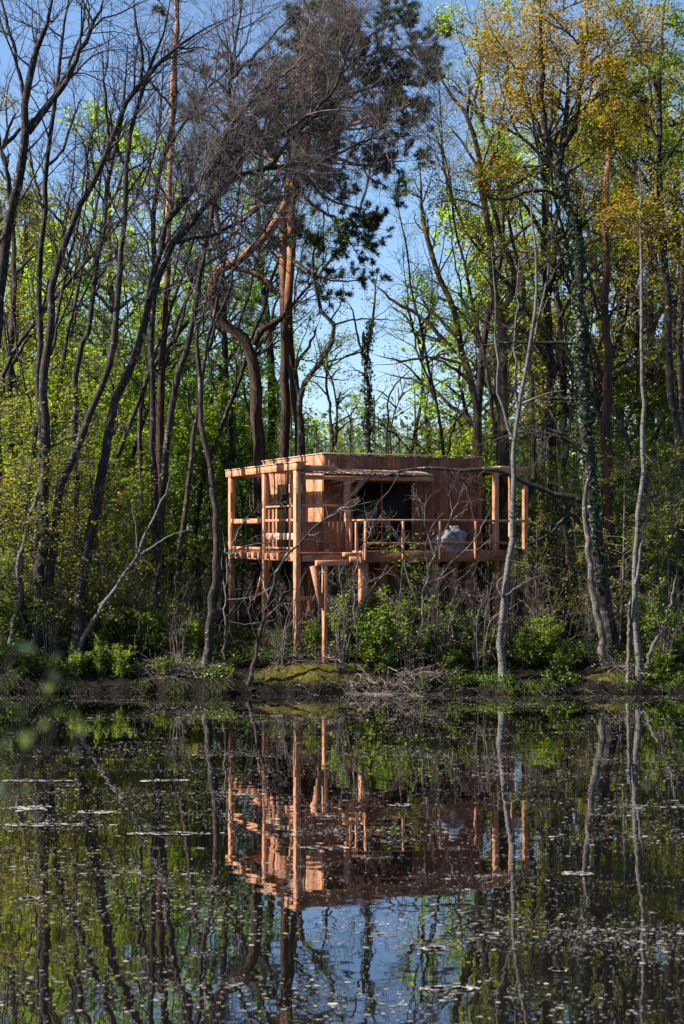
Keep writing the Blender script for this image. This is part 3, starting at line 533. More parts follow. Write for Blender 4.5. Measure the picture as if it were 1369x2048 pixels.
hero('bare_tree', 'dark trunk leaning left against the sky at the right end of the cabin roof', [(965, 1280), (958, 907), (948, 798), (938, 748), (916, 674), (903, 612), (884, 562), (864, 500), (850, 450), (842, 395), (838, 330)], 23, 8, 'bud', 'bark_moss', 'leaf', Y=45, t0=.45, seed=22, limbs=[([(895, 690), (850, 640), (800, 610), (765, 585), (740, 560)], 10, 4, .15), ([(930, 730), (870, 715), (810, 720), (770, 715), (740, 705)], 7, 2.5, .15), ([(916, 674), (860, 620), (800, 590)], 6, 2, .15), ([(905, 690), (850, 670), (830, 660)], 5, 2, .2), ([(945, 800), (900, 860), (870, 900)], 5, 2, .3)], dens=.8)
# --- right
hero('oak_tree', 'tall dark trunk behind the right end of the cabin, splitting into a high spreading crown', [(1006, 1290), (1008, 920), (1008, 800), (1006, 720), (1004, 640), (985, 560), (980, 480), (968, 400), (955, 300), (930, 220), (890, 180), (870, 100)], 30, 7, 'bud', 'bark_moss', 'leaf_lime', Y=44, t0=.5, seed=23, dens=1.1, limbs=[([(1004, 620), (1030, 560), (1000, 460), (975, 380), (930, 290), (885, 240)], 14, 4), ([(1005, 660), (1050, 600), (1030, 500), (1010, 420), (985, 330)], 12, 4), ([(975, 420), (920, 400), (860, 410)], 7, 2, .2), ([(980, 340), (1000, 250), (1020, 120), (1020, 0)], 9, 3, .2), ([(940, 240), (960, 140), (950, 20)], 7, 3, .2)])
hero('oak_tree', 'wide oak with ochre young leaves and an ivy-wound trunk right of the cabin', [(1222, 1317), (1213, 1240), (1200, 1160), (1188, 1060), (1180, 980), (1176, 900), (1168, 800), (1160, 720), (1160, 640), (1156, 486), (1148, 440), (1130, 390), (1119, 350), (1124, 317), (1128, 280), (1135, 200), (1140, 100)], 34, 11, 'leafy', 'bark', 'leaf_ochre', t0=.62, seed=24, zmin=12.3, ivy=(.12, .80, 6000, .05), dens=1.35, lmul=1.3, limbs=[([(1124, 317), (1092, 270), (1085, 180), (1083, 60), (1085, -40)], 16, 5, .15), ([(1128, 290), (1150, 250), (1165, 130), (1180, 0)], 14, 5, .15), ([(1119, 350), (1060, 290), (1000, 250), (960, 230)], 10, 3, .15), ([(1135, 400), (1080, 380), (1000, 400), (960, 380)], 10, 3, .15, -.6), ([(1150, 470), (1200, 420), (1260, 400)], 9, 3, .2), ([(1130, 250), (1200, 190), (1260, 170)], 9, 3, .2), ([(1100, 290), (1050, 200), (1020, 100)], 9, 3, .15, .8),
     ([(1165, 690), (1140, 685), (1090, 686), (1000, 685), (932, 698)], 9, 3, .3), ([(1168, 830), (1150, 800), (1100, 797), (1064, 797)], 12, 5, .5), ([(1176, 930), (1155, 890), (1090, 866), (1040, 858)], 13, 6, .5), ([(1170, 1005), (1130, 992), (1076, 976), (1030, 955), (984, 940), (900, 940), (844, 938), (783, 946), (700, 958)], 13, 4, .5, -.9), ([(1170, 1060), (1140, 1030), (1100, 1068), (1050, 1090)], 10, 4, .6), ([(1160, 660), (1215, 625), (1240, 620)], 9, 4, .4)])
hero('oak_tree', 'pale slanting trunk whose foot leans against the ivy-wound oak', [(1212, 1317), (1196, 1240), (1184, 1160), (1174, 1070), (1172, 1000), (1180, 940)], 17, 9, 'stem', 'bark_grey', None, Y=38.75, t0=.7, seed=25, dens=.5)
hero('pine_tree', 'reddish straight pine trunk right of the ivy-wound oak', [(1222, 1300), (1218, 1240), (1216, 1000), (1214, 880), (1214, 780), (1216, 720), (1212, 640), (1211, 511), (1212, 420), (1218, 300), (1222, 180)], 26, 10, 'pine', 'bark_pine', 'needle', Y=42, t0=.62, seed=26, dens=.8, limbs=[([(1214, 560), (1180, 520), (1150, 500)], 6, 2, .3), ([(1212, 640), (1250, 600), (1300, 590)], 6, 2, .3), ([(1213, 480), (1270, 470), (1320, 500)], 6, 2, .3)])
hero('birch_tree', 'slender silver trunk at the water in front of the right end of the cabin', [(1006, 1366), (1002, 1281), (1014, 1180), (1024, 1100), (1026, 1000), (1028, 920), (1030, 860), (1040, 792), (1052, 740), (1060, 680), (1072, 600), (1070, 500), (1066, 400), (1075, 330)], 16, 3, 'sparse', 'bark_birch', 'leaf_olive', t0=.5, seed=27, twig='twig_grey', limbs=[([(1028, 880), (1010, 830), (1000, 808), (994, 720), (992, 600), (985, 480)], 7, 3), ([(1052, 740), (1080, 640), (1095, 540), (1108, 440)], 7, 2), ([(1035, 830), (1030, 720), (1035, 600), (1040, 500)], 6, 2), ([(1008, 1200), (995, 1170), (1008, 1150)], 5, 3, None), ([(1012, 1190), (1060, 1160), (1100, 1150)], 3, 1), ([(1020, 1120), (1060, 1130), (1120, 1165)], 3, 1)], dens=1.2)
hero('bare_tree', 'thin yellow-mossed trunk between the silver trunk and the ivy-wound oak', [(1093, 1285), (1084, 1180), (1072, 1080), (1060, 1020), (1070, 940), (1066, 860), (1066, 780), (1058, 720), (1050, 640)], 17, 7, 'sparse', 'bark_moss', 'leaf', t0=.4, seed=28)
hero('bare_tree', 'slim dark double-stemmed tree left of the ivy-wound oak', [(1146, 1283), (1136, 1120), (1128, 1020), (1124, 940), (1114, 880), (1110, 800)], 14, 5, 'sparse', 'bark', 'leaf', t0=.35, seed=29, limbs=[([(1124, 950), (1136, 900), (1140, 860), (1143, 800)], 8, 3), ([(1100, 1230), (1098, 1100), (1112, 980), (1110, 920)], 7, 3, None)])
hero('birch_tree', 'pale birch with two close stems at the water near the right edge', [(1277, 1362), (1272, 1241), (1268, 1161), (1276, 1060), (1286, 960), (1286, 840), (1284, 680), (1282, 560), (1283, 400), (1280, 300)], 14, 4, 'sparse', 'bark_birch', 'leaf', t0=.5, seed=30, twig='twig_grey', limbs=[([(1270, 1170), (1282, 1110), (1290, 1050), (1300, 980), (1308, 905)], 8, 3, .5)], dens=1.1)
hero('dead_stump', 'broken grey dead stem standing beside the foot of the two-stemmed birch', [(1256, 1362), (1258, 1300), (1259, 1240), (1261, 1188)], 9, 6, 'bare', 'bark_grey', t0=.97, cat='dead stem', seed=31, dens=.3)
hero('bare_tree', 'short pale stem slanting right at the water by the right edge', [(1292, 1335), (1302, 1300), (1324, 1260), (1344, 1200), (1352, 1150)], 9, 4, 'stem', 'bark_birch', t0=.4, seed=32)
hero('leafy_tree', 'dark tall tree at the right edge with a dense green hanging crown', [(1375, 1290), (1360, 912), (1344, 800), (1336, 680), (1334, 560), (1325, 440), (1318, 300), (1322, 150), (1330, 0)], 22, 9, 'dense', 'bark', 'leaf', Y=43, t0=.5, seed=33, dens=.95, limbs=[([(1334, 560), (1290, 480), (1260, 440)], 9, 3, .2), ([(1325, 440), (1280, 340), (1230, 290)], 10, 3, .2), ([(1320, 300), (1280, 200), (1220, 140)], 9, 3, .2), ([(1322, 200), (1280, 90), (1240, 30)], 8, 3, .2), ([(1320, 350), (1370, 260), (1420, 200)], 8, 3, .2)])
hero('leafy_tree', 'second dark trunk at the right edge, behind the one with the hanging crown', [(1372, 1290), (1368, 900), (1362, 760), (1364, 600), (1370, 450), (1380, 300), (1385, 150)], 19, 9, 'leafy', 'bark', 'leaf_olive', Y=47, t0=.5, seed=34, dens=.9, limbs=[([(1364, 600), (1320, 540), (1290, 520)], 7, 3, .2), ([(1372, 420), (1310, 330), (1280, 300)], 7, 3, .2)])

# ================================================================== understorey: young trees and shrubs from a few prototypes
def sapling(name, label, h, mat, seed, n_side, leaf, per, jit, bark='bark_grey', spread=1.6, low=.12):
    rng = np.random.default_rng(seed)
    root = empty(name, (0, 0, 0), label, 'young tree')
    P = spline([(0, 0, -.1), (.1*rng.standard_normal(), .1*rng.standard_normal(), h*.4), (.25*rng.standard_normal(), .25*rng.standard_normal(), h)], 16)
    rad = np.linspace(.045, .008, 16)*h/5
    geo = [tube_geo(P[None], rad[None], 6)]
    c1 = kids(P[None], rad[None]+.004, n_side/h, low, spread, 72, .02, .12, 8, rng, .018, .3, .45)
    c2 = kids(c1[0], c1[1], 4.5, .1, .75, 48, .0, .12, 5, rng, .006, .5, .4, .75)
    geo.append(tube_geo(*c1, 4)); geo.append(tube_geo(c2[0], np.maximum(c2[1], .003), 3))
    V, F = join(geo); new_mesh('trunk', V, F, M[bark], root, True)
    p, d = along(c2[0], per, 0, jit, rng); p[:, 2] -= abs(jit)*.3
    V, F = leaf_geo(p, leaf, rng, 1.3); new_mesh('crown', V, F, M[mat], root)
    return root
def shrub(name, label, h, mat, seed, stems, leaf, per, twig='twig'):
    rng = np.random.default_rng(seed)
    root = empty(name, (0, 0, 0), label, 'shrub')
    P = []
    for i in range(stems):
        a = rng.random()*6.28; s = .2+.6*rng.random()
        P.append(spline([(.08*math.cos(a), .08*math.sin(a), -.1), (s*.4*math.cos(a), s*.4*math.sin(a), h*.5), (s*math.cos(a+.3), s*math.sin(a+.3), h*(.6+.4*rng.random()))], 10))
    P = np.array(P); rad = np.repeat(np.linspace(.014, .004, 10)[None], stems, 0)
    c1 = kids(P, rad, 4.5, .15, .7, 55, .03, .15, 6, rng, .006, .4, .4)
    c2 = kids(c1[0], c1[1], 5, .1, .3, 50, .0, .15, 4, rng, .004, .6, .4)
    V, F = join([tube_geo(P, rad, 5), tube_geo(c1[0], np.maximum(c1[1], .003), 3), tube_geo(c2[0], np.maximum(c2[1], .0025), 3)])
    new_mesh('stems', V, F, M[twig], root, True)
    if per:
        p, d = along(np.concatenate([c2[0], c1[0][:, :4]]), per, 0, .05, rng)
        V, F = leaf_geo(p, leaf, rng, .7); new_mesh('foliage', V, F, M[mat], root)
    return root
rg = np.random.default_rng(5)
def scatter(protos, spots, labels, group):
    """spots: (px, Y, scale); each copy of a prototype carries its own label"""
    for k, (px, Y, s) in enumerate(spots):
        p = protos[k % len(protos)]; X = (px-CX)/FPX*Y
        loc = (X, Y, float(ground_h(X, Y))); lb = labels[k] if k < len(labels) else labels[-1]
        if k < len(protos):
            p.location = loc; p.rotation_euler = (0, 0, rg.random()*6.28); p.scale = (s,)*3; p['label'] = lb; p['group'] = group
        else: copy_tree(p, loc, rg.random()*6.28, lb, group, s)
L_ = 'young green hornbeam, '
green = [sapling('hornbeam_sapling', L_, 6.6, 'leaf', 40+i, 52, .09, 24, .05, spread=2.0) for i in range(3)]
scatter(green, [(40, 43.5, 1.0), (120, 44.5, .9), (215, 43.2, .9), (285, 45.5, .9), (325, 46.5, .8), (420, 48.5, 1.1), (70, 47, 1.35), (180, 48, 1.4), (300, 49, 1.45), (400, 51, 1.45), (-30, 44.5, 1.2), (480, 50.5, 1.25), (15, 50, 1.6), (245, 51.5, 1.6), (345, 47.8, 1.1), (550, 52, 1.1), (640, 53, 1.0)],
        [L_+s for s in ('beside the thin pale crooked stem near the left edge', 'around the foot of the long trunk leaning right', 'right behind the biggest leaning trunk', 'to the right of the biggest leaning trunk', 'behind the forked white birch stem', 'left of the left end of the cabin', 'deep between the two leftmost trunks', 'deep behind the biggest leaning trunk', 'deep behind the grey flecked trunk', 'deep behind the left end of the cabin roof', 'half cut by the left edge', 'under the crooked pine left of the pine pair', 'tallest one at the left edge', 'tallest one behind the leaning trunks', 'under the slim red-barked pine', 'behind the roof below the pine pair', 'behind the roof left of the ivy trunk')], 'young hornbeams in the understorey')
oliv = [sapling('understorey_sapling', 'x', 5.4, 'leaf_olive', 60+i, 40, .075, 14, .06, spread=1.5) for i in range(2)]
O_ = 'thin olive-leaved young tree, '
scatter(oliv, [(60, 41.8, 1.0), (10, 42.5, 1.25), (160, 42.3, 1.0), (250, 42, .7), (330, 41.8, .5), (900, 49, 1.2), (830, 51, 1.15), (985, 48, 1.1), (760, 50, 1.0), (690, 50, .95), (1120, 45, 1.0), (1350, 44, 1.1), (55, 39.6, 1.2), (205, 39.8, 1.05), (130, 39.4, 1.0), (270, 39.9, .8), (-15, 39.8, 1.3), (95, 40.6, 1.35), (170, 40.8, 1.25), (1080, 39.8, .7), (1240, 40.3, 1.0), (1330, 39.8, 1.05), (1160, 41.5, .9)],
        [O_+s for s in ('in front of the leftmost trunks', 'at the very left edge of the bank', 'before the biggest leaning trunk', 'over the leaning birch stem', 'above the brush pile on the left bank', 'rising over the right part of the cabin roof', 'over the middle of the cabin roof', 'over the right end of the cabin roof', 'right of the ivy trunk over the roof', 'left of the ivy trunk over the roof', 'behind the slim double-stemmed tree', 'at the right edge under the hanging crown', 'at the waterline before the leftmost trunks', 'at the waterline before the biggest leaning trunk', 'at the waterline left of the leaning birch foot', 'at the waterline under the forked birch', 'at the waterline cut by the left edge', 'among the two leftmost leaning trunks', 'hiding the foot of the biggest leaning trunk', 'beside the last cabin posts', 'right of the foot of the ivy oak', 'at the water right of the two-stemmed birch', 'left of the foot of the ivy oak')], 'thin olive young trees')
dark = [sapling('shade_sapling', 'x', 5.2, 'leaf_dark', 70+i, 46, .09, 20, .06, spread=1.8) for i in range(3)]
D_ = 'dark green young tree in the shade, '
scatter(dark, [(1110, 44, 1.0), (1180, 46, 1.25), (1250, 45, 1.2), (1320, 43.5, 1.15), (1380, 46, 1.3), (1060, 48, 1.2), (1150, 50, 1.5), (1290, 50, 1.6), (1220, 49, 1.5), (700, 47.6, .6), (850, 47.8, .55), (1360, 42, .9), (1400, 51, 1.7), (140, 41.6, .62), (30, 41.2, .6), (310, 41.4, .45), (390, 42, .5), (-70, 38.1, .7), (-160, 38.2, .9)],  # last two stand unseen outside the left edge, added to shade the bank
        [D_+s for s in ('behind the thin trunk with yellow moss', 'behind the ivy-wound oak', 'behind the pale two-stemmed birch', 'right of the pale two-stemmed birch', 'cut by the right edge', 'right of the cabin behind its last post', 'deep between cabin and ivy-wound oak', 'deep behind the two-stemmed birch', 'deep behind the reddish pine trunk', 'under the left part of the cabin', 'under the right part of the cabin', 'low at the right edge by the water', 'tall and deep at the right edge', 'low beside the leaning birch stem', 'low at the left edge by the water', 'low in front of the grey flecked trunk', 'low left of the cabin by the dark trunk', 'added outside the left edge to shade the bank', 'added farther out at left to shade the bank')], 'shaded young trees')
bright = sapling('hornbeam_sapling', 'x', 3.4, 'leaf', 81, 40, .08, 14, .06, spread=.75, low=.05)
scatter([bright], [(795, 38.6, 1.06)], ['bright green young hornbeam growing up in front of the balcony railing'], 'young hornbeams in the understorey')
s1 = [shrub('green_shrub', 'x', 1.7, 'leaf', 90+i, 12, .085, 11) for i in range(2)]+[shrub('green_shrub', 'x', 1.6, 'leaf_dark', 95, 12, .09, 11)]
S_ = 'leafy green shrub '
scatter(s1, [(690, 38.9, 1.15), (740, 38.6, .95), (850, 38.6, .85), (910, 39, 1.05), (820, 39, 1.15), (950, 38.6, .8), (1050, 38.5, .7), (1095, 38.8, .8), (1140, 38.7, .55), (560, 39.9, .45), (630, 39.6, .6), (475, 41.6, .45), (380, 39.6, .8), (300, 39.5, .9), (220, 39.6, .95), (120, 39.4, 1.0), (50, 39.4, 1.05), (1190, 41, .9), (1310, 40, 1.1), (1350, 39, 1.0), (0, 40.5, 1.3), (170, 40.8, 1.2), (270, 41, 1.1), (770, 38.2, .5), (890, 38.2, .5), (985, 38.6, .6), (60, 38.15, .55), (150, 38.2, .5), (245, 38.1, .5), (325, 38.2, .42), (1125, 38.15, .5), (1325, 38.1, .5), (20, 38.3, .6), (200, 38.4, .55)],
        [S_+s for s in ('right of the sunlit front stilt with the slanting brace', 'under the left corner of the balcony', 'low under the middle of the balcony', 'behind the bare twigs under the right half of the balcony', 'filling the space under the middle of the balcony', 'at the water left of the slender silver trunk', 'low at the water right of the slender silver trunk', 'at the foot of the thin yellow-mossed trunk', 'low at the water left of the ivy-wound oak', 'between the two front left stilts', 'left of the stilt with the slanting brace', 'behind the left corner stilt', 'left of the dark trunk beside the cabin', 'behind the brush pile on the left bank', 'under the forked birch stem', 'at the foot of the leaning birch', 'by the water at the foot of the leftmost trunks', 'behind the foot of the ivy-wound oak', 'between the birch and the right edge', 'at the water by the right edge', 'in the lower left edge of the wood', 'behind the foot of the biggest leaning trunk', 'in the dark gap behind the left brush pile', 'lowest one over the middle brush pile', 'lowest one over the right of the middle brush pile', 'touching the foot of the slender silver trunk on its left', 'hanging over the water below the leftmost trunks', 'hanging over the water left of the leaning birch foot', 'hanging over the water right of the leaning birch foot', 'hanging over the water before the left brush pile', 'hanging over the water left of the ivy oak', 'hanging over the water near the right edge', 'hanging over the water at the left edge', 'on the bank edge below the biggest leaning trunk')], 'leafy shrubs on the bank')
s2 = [shrub('twiggy_shrub', 'x', 1.9, 'leaf_rust', 110+i, 8, .045, .8, 'twig_grey') for i in range(2)]
T_ = 'low twiggy shrub with russet buds '
scatter(s2, [(880, 38.4, 1.35), (960, 38.3, 1.5), (820, 38.2, 1.1), (680, 38.4, 1.2), (560, 38.6, .9), (1180, 40, 1.0), (1330, 38.6, 1.1), (360, 38.7, .9), (100, 39, 1.1), (1080, 40, 1.2)],
        [T_+s for s in ('in front of the balcony posts', 'under the right half of the balcony fascia', 'below the bright hornbeam', 'beside the slanting brace', 'between the left stilts', 'behind the foot of the ivy oak', 'at the right edge of the bank', 'beside the left brush pile', 'under the leaning trunks', 'right of the last cabin posts')], 'twiggy shrubs on the bank')

# ================================================================== the wood further back
def tall(name, label, seed, h, clear, wid, mat, style, bark, leafsz, dens=1.):
    rng = np.random.default_rng(seed)
    P = [(0, 0, -.2), (.2*rng.standard_normal(), .2*rng.standard_normal(), h*.4), (.5*rng.standard_normal(), .5*rng.standard_normal(), h*.75), (.6*rng.standard_normal(), .6*rng.standard_normal(), h)]
    limbs = [[np.array(P, float), .2*h/16, .03, clear]]
    Ps = spline(P, 30)
    for i in range(11):
        t = clear+(.92-clear)*rng.random(); q = Ps[int(t*29)]; a = rng.random()*6.28; ln = wid*(1.15-.6*t)*(.6+.5*rng.random())
        e = q+np.array([math.cos(a)*ln, math.sin(a)*ln, ln*.55]); mid = (q+e)/2+np.array([0, 0, .12*ln])
        limbs.append([np.array([q, mid, e]), .07, .015, .25])
    return make_plant(name, label, 'tree', (0, 0, 0), limbs, style, bark, mat, seed=seed, prune=False, dens=dens, lsize=leafsz, lmul=1.1)
STY['far'] = dict(l1=(1.3, 2.4, 50, .03), l2=(2.6, 1.2, 48, .0), l3=(3.2, .6, 48, 0), leaf=(15, .15, .12))
STY['farpine'] = dict(l1=(1.4, 2.0, 65, .03), l2=(2.2, .9, 50, .03), l3=(2.6, .4, 45, .05), leaf=None, needle=(4, .3))
lime = [tall('lime_green_tree', 'x', 200+i, 15, .28, 3.2, 'leaf_lime', 'far', 'bark', 1.0) for i in range(2)]
G_ = 'sunlit lime green tree further back, '
scatter(lime, [(230, 57, 1.32), (360, 62, 1.3), (130, 60, 1.1), (430, 68, 0.9), (40, 64, 1.05), (-40, 60, 1.1), (1010, 60, 1.12), (950, 57, 0.85), (880, 68, 0.5), (700, 66, 0.6), (640, 70, 0.55), (180, 66, 1.15), (90, 72, 1.2), (400, 58, 0.95), (270, 60, 1.0), (330, 55, 0.8), (470, 58, 0.72), (525, 62, 0.8), (1000, 57, 1.22), (60, 57, 0.8)],
        [G_+s for s in ('between the long leaning trunk and the biggest one', 'behind the grey flecked trunk', 'behind the second trunk from the left', 'left of the crooked pine', 'behind the leftmost fork', 'cut by the left edge', 'brightest one behind the spreading right crown', 'small one over the right end of the cabin roof', 'small one in the sky gap', 'in the sky gap right of the pine pair', 'small one behind the winding bare tree', 'between two forked tops high at left', 'deepest one between the leftmost trunks', 'low one left of the crooked pine', 'right of the biggest leaning trunk', 'short one behind the slim red-barked pine', 'under the curve of the crooked pine', 'between the crooked pine and the pine pair', 'over the cabin end', 'low one beside the left edge')], 'lime green trees of the second row')
yel = [tall('olive_tree', 'x', 210+i, 16, .3, 3.4, 'leaf_olive', 'far', 'bark', .9, .9) for i in range(2)]
Y_ = 'olive yellow tree of the second row, '
scatter(yel, [(1080, 54, 1.15), (1170, 58, 1.25), (1270, 54, 1.2), (1340, 58, 1.3), (1010, 66, 1.1), (60, 55, 0.95), (-20, 52, 1.0), (1220, 68, 1.5), (1400, 52, 1.25), (1130, 52, 1.2), (1310, 52, 1.25), (30, 58, 0.95)],
        [Y_+s for s in ('left of the ivy-wound oak', 'right behind the ivy-wound oak', 'behind the pale birch', 'behind the hanging crown', 'behind the tall trunk over the cabin end', 'behind the second trunk from the left', 'at the left edge', 'farthest one at right', 'outermost one at the right edge', 'close behind the slim double-stemmed tree', 'close behind the tree with the hanging crown', 'low one at the left edge')], 'olive trees of the second row')
pin = [tall('dark_pine', 'x', 220+i, 18, .5, 2.6, 'needle', 'farpine', 'bark', 1.0, 1.0) for i in range(2)]
P_ = 'dark pine further back, '
scatter(pin, [(450, 56, 1.1), (540, 60, 1.3), (1235, 62, 1.3), (1330, 66, 1.4), (110, 70, 1.0)],
        [P_+s for s in ('left of the crooked pine', 'between the crooked pine and the pine pair', 'behind the reddish pine trunk', 'behind the hanging crown at right', 'seen low between the leftmost trunks')], 'dark pines further back')
brs = [tall('budding_tree', 'x', 230, 15, .35, 3, 'leaf_olive', 'bud', 'bark', .9, .7)]
B_ = 'thin nearly leafless budding tree, '
scatter(brs, [(820, 58, 0.85), (990, 60, 1.25), (20, 48, 1.2), (1100, 50, 1.35), (960, 52, 1.35), (860, 57, 0.9), (660, 56, 0.7), (800, 54, 0.6)], [B_+s for s in ('in the sky gap over the roof', 'behind the tall trunk at the cabin end', 'among the bare crowns at left', 'behind the ochre crown', 'standing tall left of the ochre crown', 'in the right half of the sky gap', 'right of the winding bare tree', 'small in the middle of the sky gap')], 'budding trees of the second row')
slim = []
for i in range(3):
    q = np.random.default_rng(240+i); a = .9+1.1*i
    slim.append(make_plant('slim_bare_tree', 'x', 'tree', (0, 0, 0), [[np.array([(0, 0, -.2), (.5+.2*q.standard_normal(), .1, 4), (1.1+.3*q.standard_normal(), .2, 8), (a+1.2, .3, 13), (a+2.0, .3, 18)]), .11, .02, .4],
        [np.array([(1.3, .2, 9), (2.2, .1, 12), (2.6, 0, 15.5)]), .05, .012, .2], [np.array([(.9, .15, 6.5), (.3, .4, 9), (0, .5, 12)]), .045, .012, .2]], 'bare', 'bark', None, seed=240+i, dens=.8, prune=False))
slots = [(15, 42.2, .95, .1), (190, 44.5, 1.0, .1), (265, 46.5, 1.05, .05), (335, 44, 1.0, .2), (385, 49, 1.1, -.2), (450, 50.5, 1.1, .2), (55, 48, 1.1, .3), (230, 50, 1.15, -.2), (-20, 45, 1.1, 0), (1045, 47, 1.0, 2.9), (1130, 48, 1.05, .3), (1190, 45, 1.0, 3.2), (1255, 48, 1.1, 2.8), (1310, 44.5, 1.0, 3.0), (1350, 49, 1.1, .2), (935, 47.5, .85, 3.1)]
N_ = 'slim bare dark tree '
names = ['at the left edge in front', 'left of the biggest leaning trunk', 'right of the biggest leaning trunk', 'beside the slim red-barked pine', 'left of the dark trunk beside the cabin', 'left of the crooked pine', 'deep behind the leftmost fork', 'deep behind the biggest leaning trunk', 'cut by the left edge', 'just right of the cabin', 'behind the slim double-stemmed tree', 'behind the ivy-wound oak', 'between the reddish pine and the birch', 'right of the two-stemmed birch', 'near the right edge, deep in the wood', 'rising over the right part of the roof']
for k, (px, Y, sc_, rz) in enumerate(slots):
    X = (px-CX)/FPX*Y; loc = (X, Y, float(ground_h(X, Y))); p = slim[k % 3]
    if k < 3: p.location = loc; p.rotation_euler = (0, 0, rz); p.scale = (sc_,)*3; p['label'] = N_+names[k]; p['group'] = 'slim bare trees'
    else: copy_tree(p, loc, rz, N_+names[k], 'slim bare trees', sc_)
def far_wood():
    rng = np.random.default_rng(9); V_, F_, o = [], [], 0; ts = []
    for k in range(420):
        Y = 80+70*rng.random(); px = -260+1900*rng.random(); X = (px-CX)/FPX*Y
        h = (7.5+4*rng.random())*(1.25 if (px < 560 or px > 1040) else 1.02); gz = float(ground_h(X, Y))
        n = 420; q = rng.standard_normal((n, 3)); q = nrm(q)*rng.random((n, 1))**.4; con = rng.random() < .4
        z = gz+h*(.55+.45*q[:, 2]); wd = (1.5 if con else 2.4)*(1.25-.8*np.clip((z-gz)/h, 0, 1) if con else 1)
        p = np.stack([X+q[:, 0]*wd, Y+q[:, 1]*wd, z], 1); V, F = leaf_geo(p, .34, rng, .4); V_.append(V); F_.append(F+o); o += len(V)
        ts.append([(X, Y, gz-.2), (X+.1, Y, gz+h*.5), (X, Y, gz+h*.95)])
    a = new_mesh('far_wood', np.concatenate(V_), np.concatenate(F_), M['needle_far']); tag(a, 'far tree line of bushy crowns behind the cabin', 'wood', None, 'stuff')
    T = np.array([spline(t, 5) for t in ts]); V, F = tube_geo(T, np.repeat(np.linspace(.16, .04, 5)[None], len(T), 0), 5)
    b = new_mesh('trunks', V, F, M['bark'], a, True)
far_wood()

# ================================================================== ground cover, brush, stones, floating things
def leafy_cover():
    rng = np.random.default_rng(21); n = 110000
    X = -13+26*rng.random(n); d = .12+rng.random(n)**1.8*9; Y = shore(X)+d
    k = (hnoise(X*1.3, Y*1.1)+.5*hnoise(X*3, Y*3) > -.15) & ~((np.abs(X+.4) < 2.5) & (d < 1.3)) & ~((np.abs(X-7.2) < .8) & (d < 1.0)) & ~((X < -2.2) & (d < .5))
    X, Y = X[k], Y[k]; z = ground_h(X, Y)+.5*rng.random(len(X))**1.5*(.5+.5*hnoise(X*2, Y*2)**2*2)
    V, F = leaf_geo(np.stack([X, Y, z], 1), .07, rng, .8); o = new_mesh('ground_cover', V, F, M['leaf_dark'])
    tag(o, 'low dark green bramble and ivy covering the bank', 'ground cover', None, 'stuff')
    n = 12000; X = -13+26*rng.random(n); X = X[(X > -3.2) | (rng.random(n) < .15)]; n = len(X); Y = shore(X)+.3+rng.random(n)*4; z = ground_h(X, Y)+.015
    V, F = leaf_geo(np.stack([X, Y, z], 1), .07, rng, 1.5); o = new_mesh('fallen_leaves', V, F, M['litter']); tag(o, 'dry fallen leaves lying on the bank', 'leaf litter', None, 'stuff')
    # undergrowth: countless thin bare stems in the wood
    n = 1500; X = -16+32*rng.random(n); Y = 39.2+rng.random(n)**1.3*14; b = np.stack([X, Y, ground_h(X, Y)-.05], 1)
    hh = .8+2.6*rng.random(n)**1.5; dx = rng.standard_normal((n, 3))*.35; dx[:, 2] = 1; P = b[:, None]+(dx*hh[:, None])[:, None]*np.linspace(0, 1, 7)[None, :, None]
    P[:, 1:-1] += .06*rng.standard_normal((n, 5, 3)); Rr = (.007+.008*rng.random(n))[:, None]*np.linspace(1, .35, 7)
    k = ~in_beam(P[:, 4]); P, Rr = P[k], Rr[k]
    c = kids(P, Rr, 2.2, .25, .8, 48, .02, .15, 5, rng, .007, .4, .3)
    V, F = join([tube_geo(P, Rr, 4), tube_geo(c[0], np.maximum(c[1], .003), 3)]); o = new_mesh('undergrowth', V, F, M['twig_grey'], None, True)
    tag(o, 'countless thin bare stems of undergrowth between the trees', 'undergrowth', None, 'stuff')
leafy_cover()
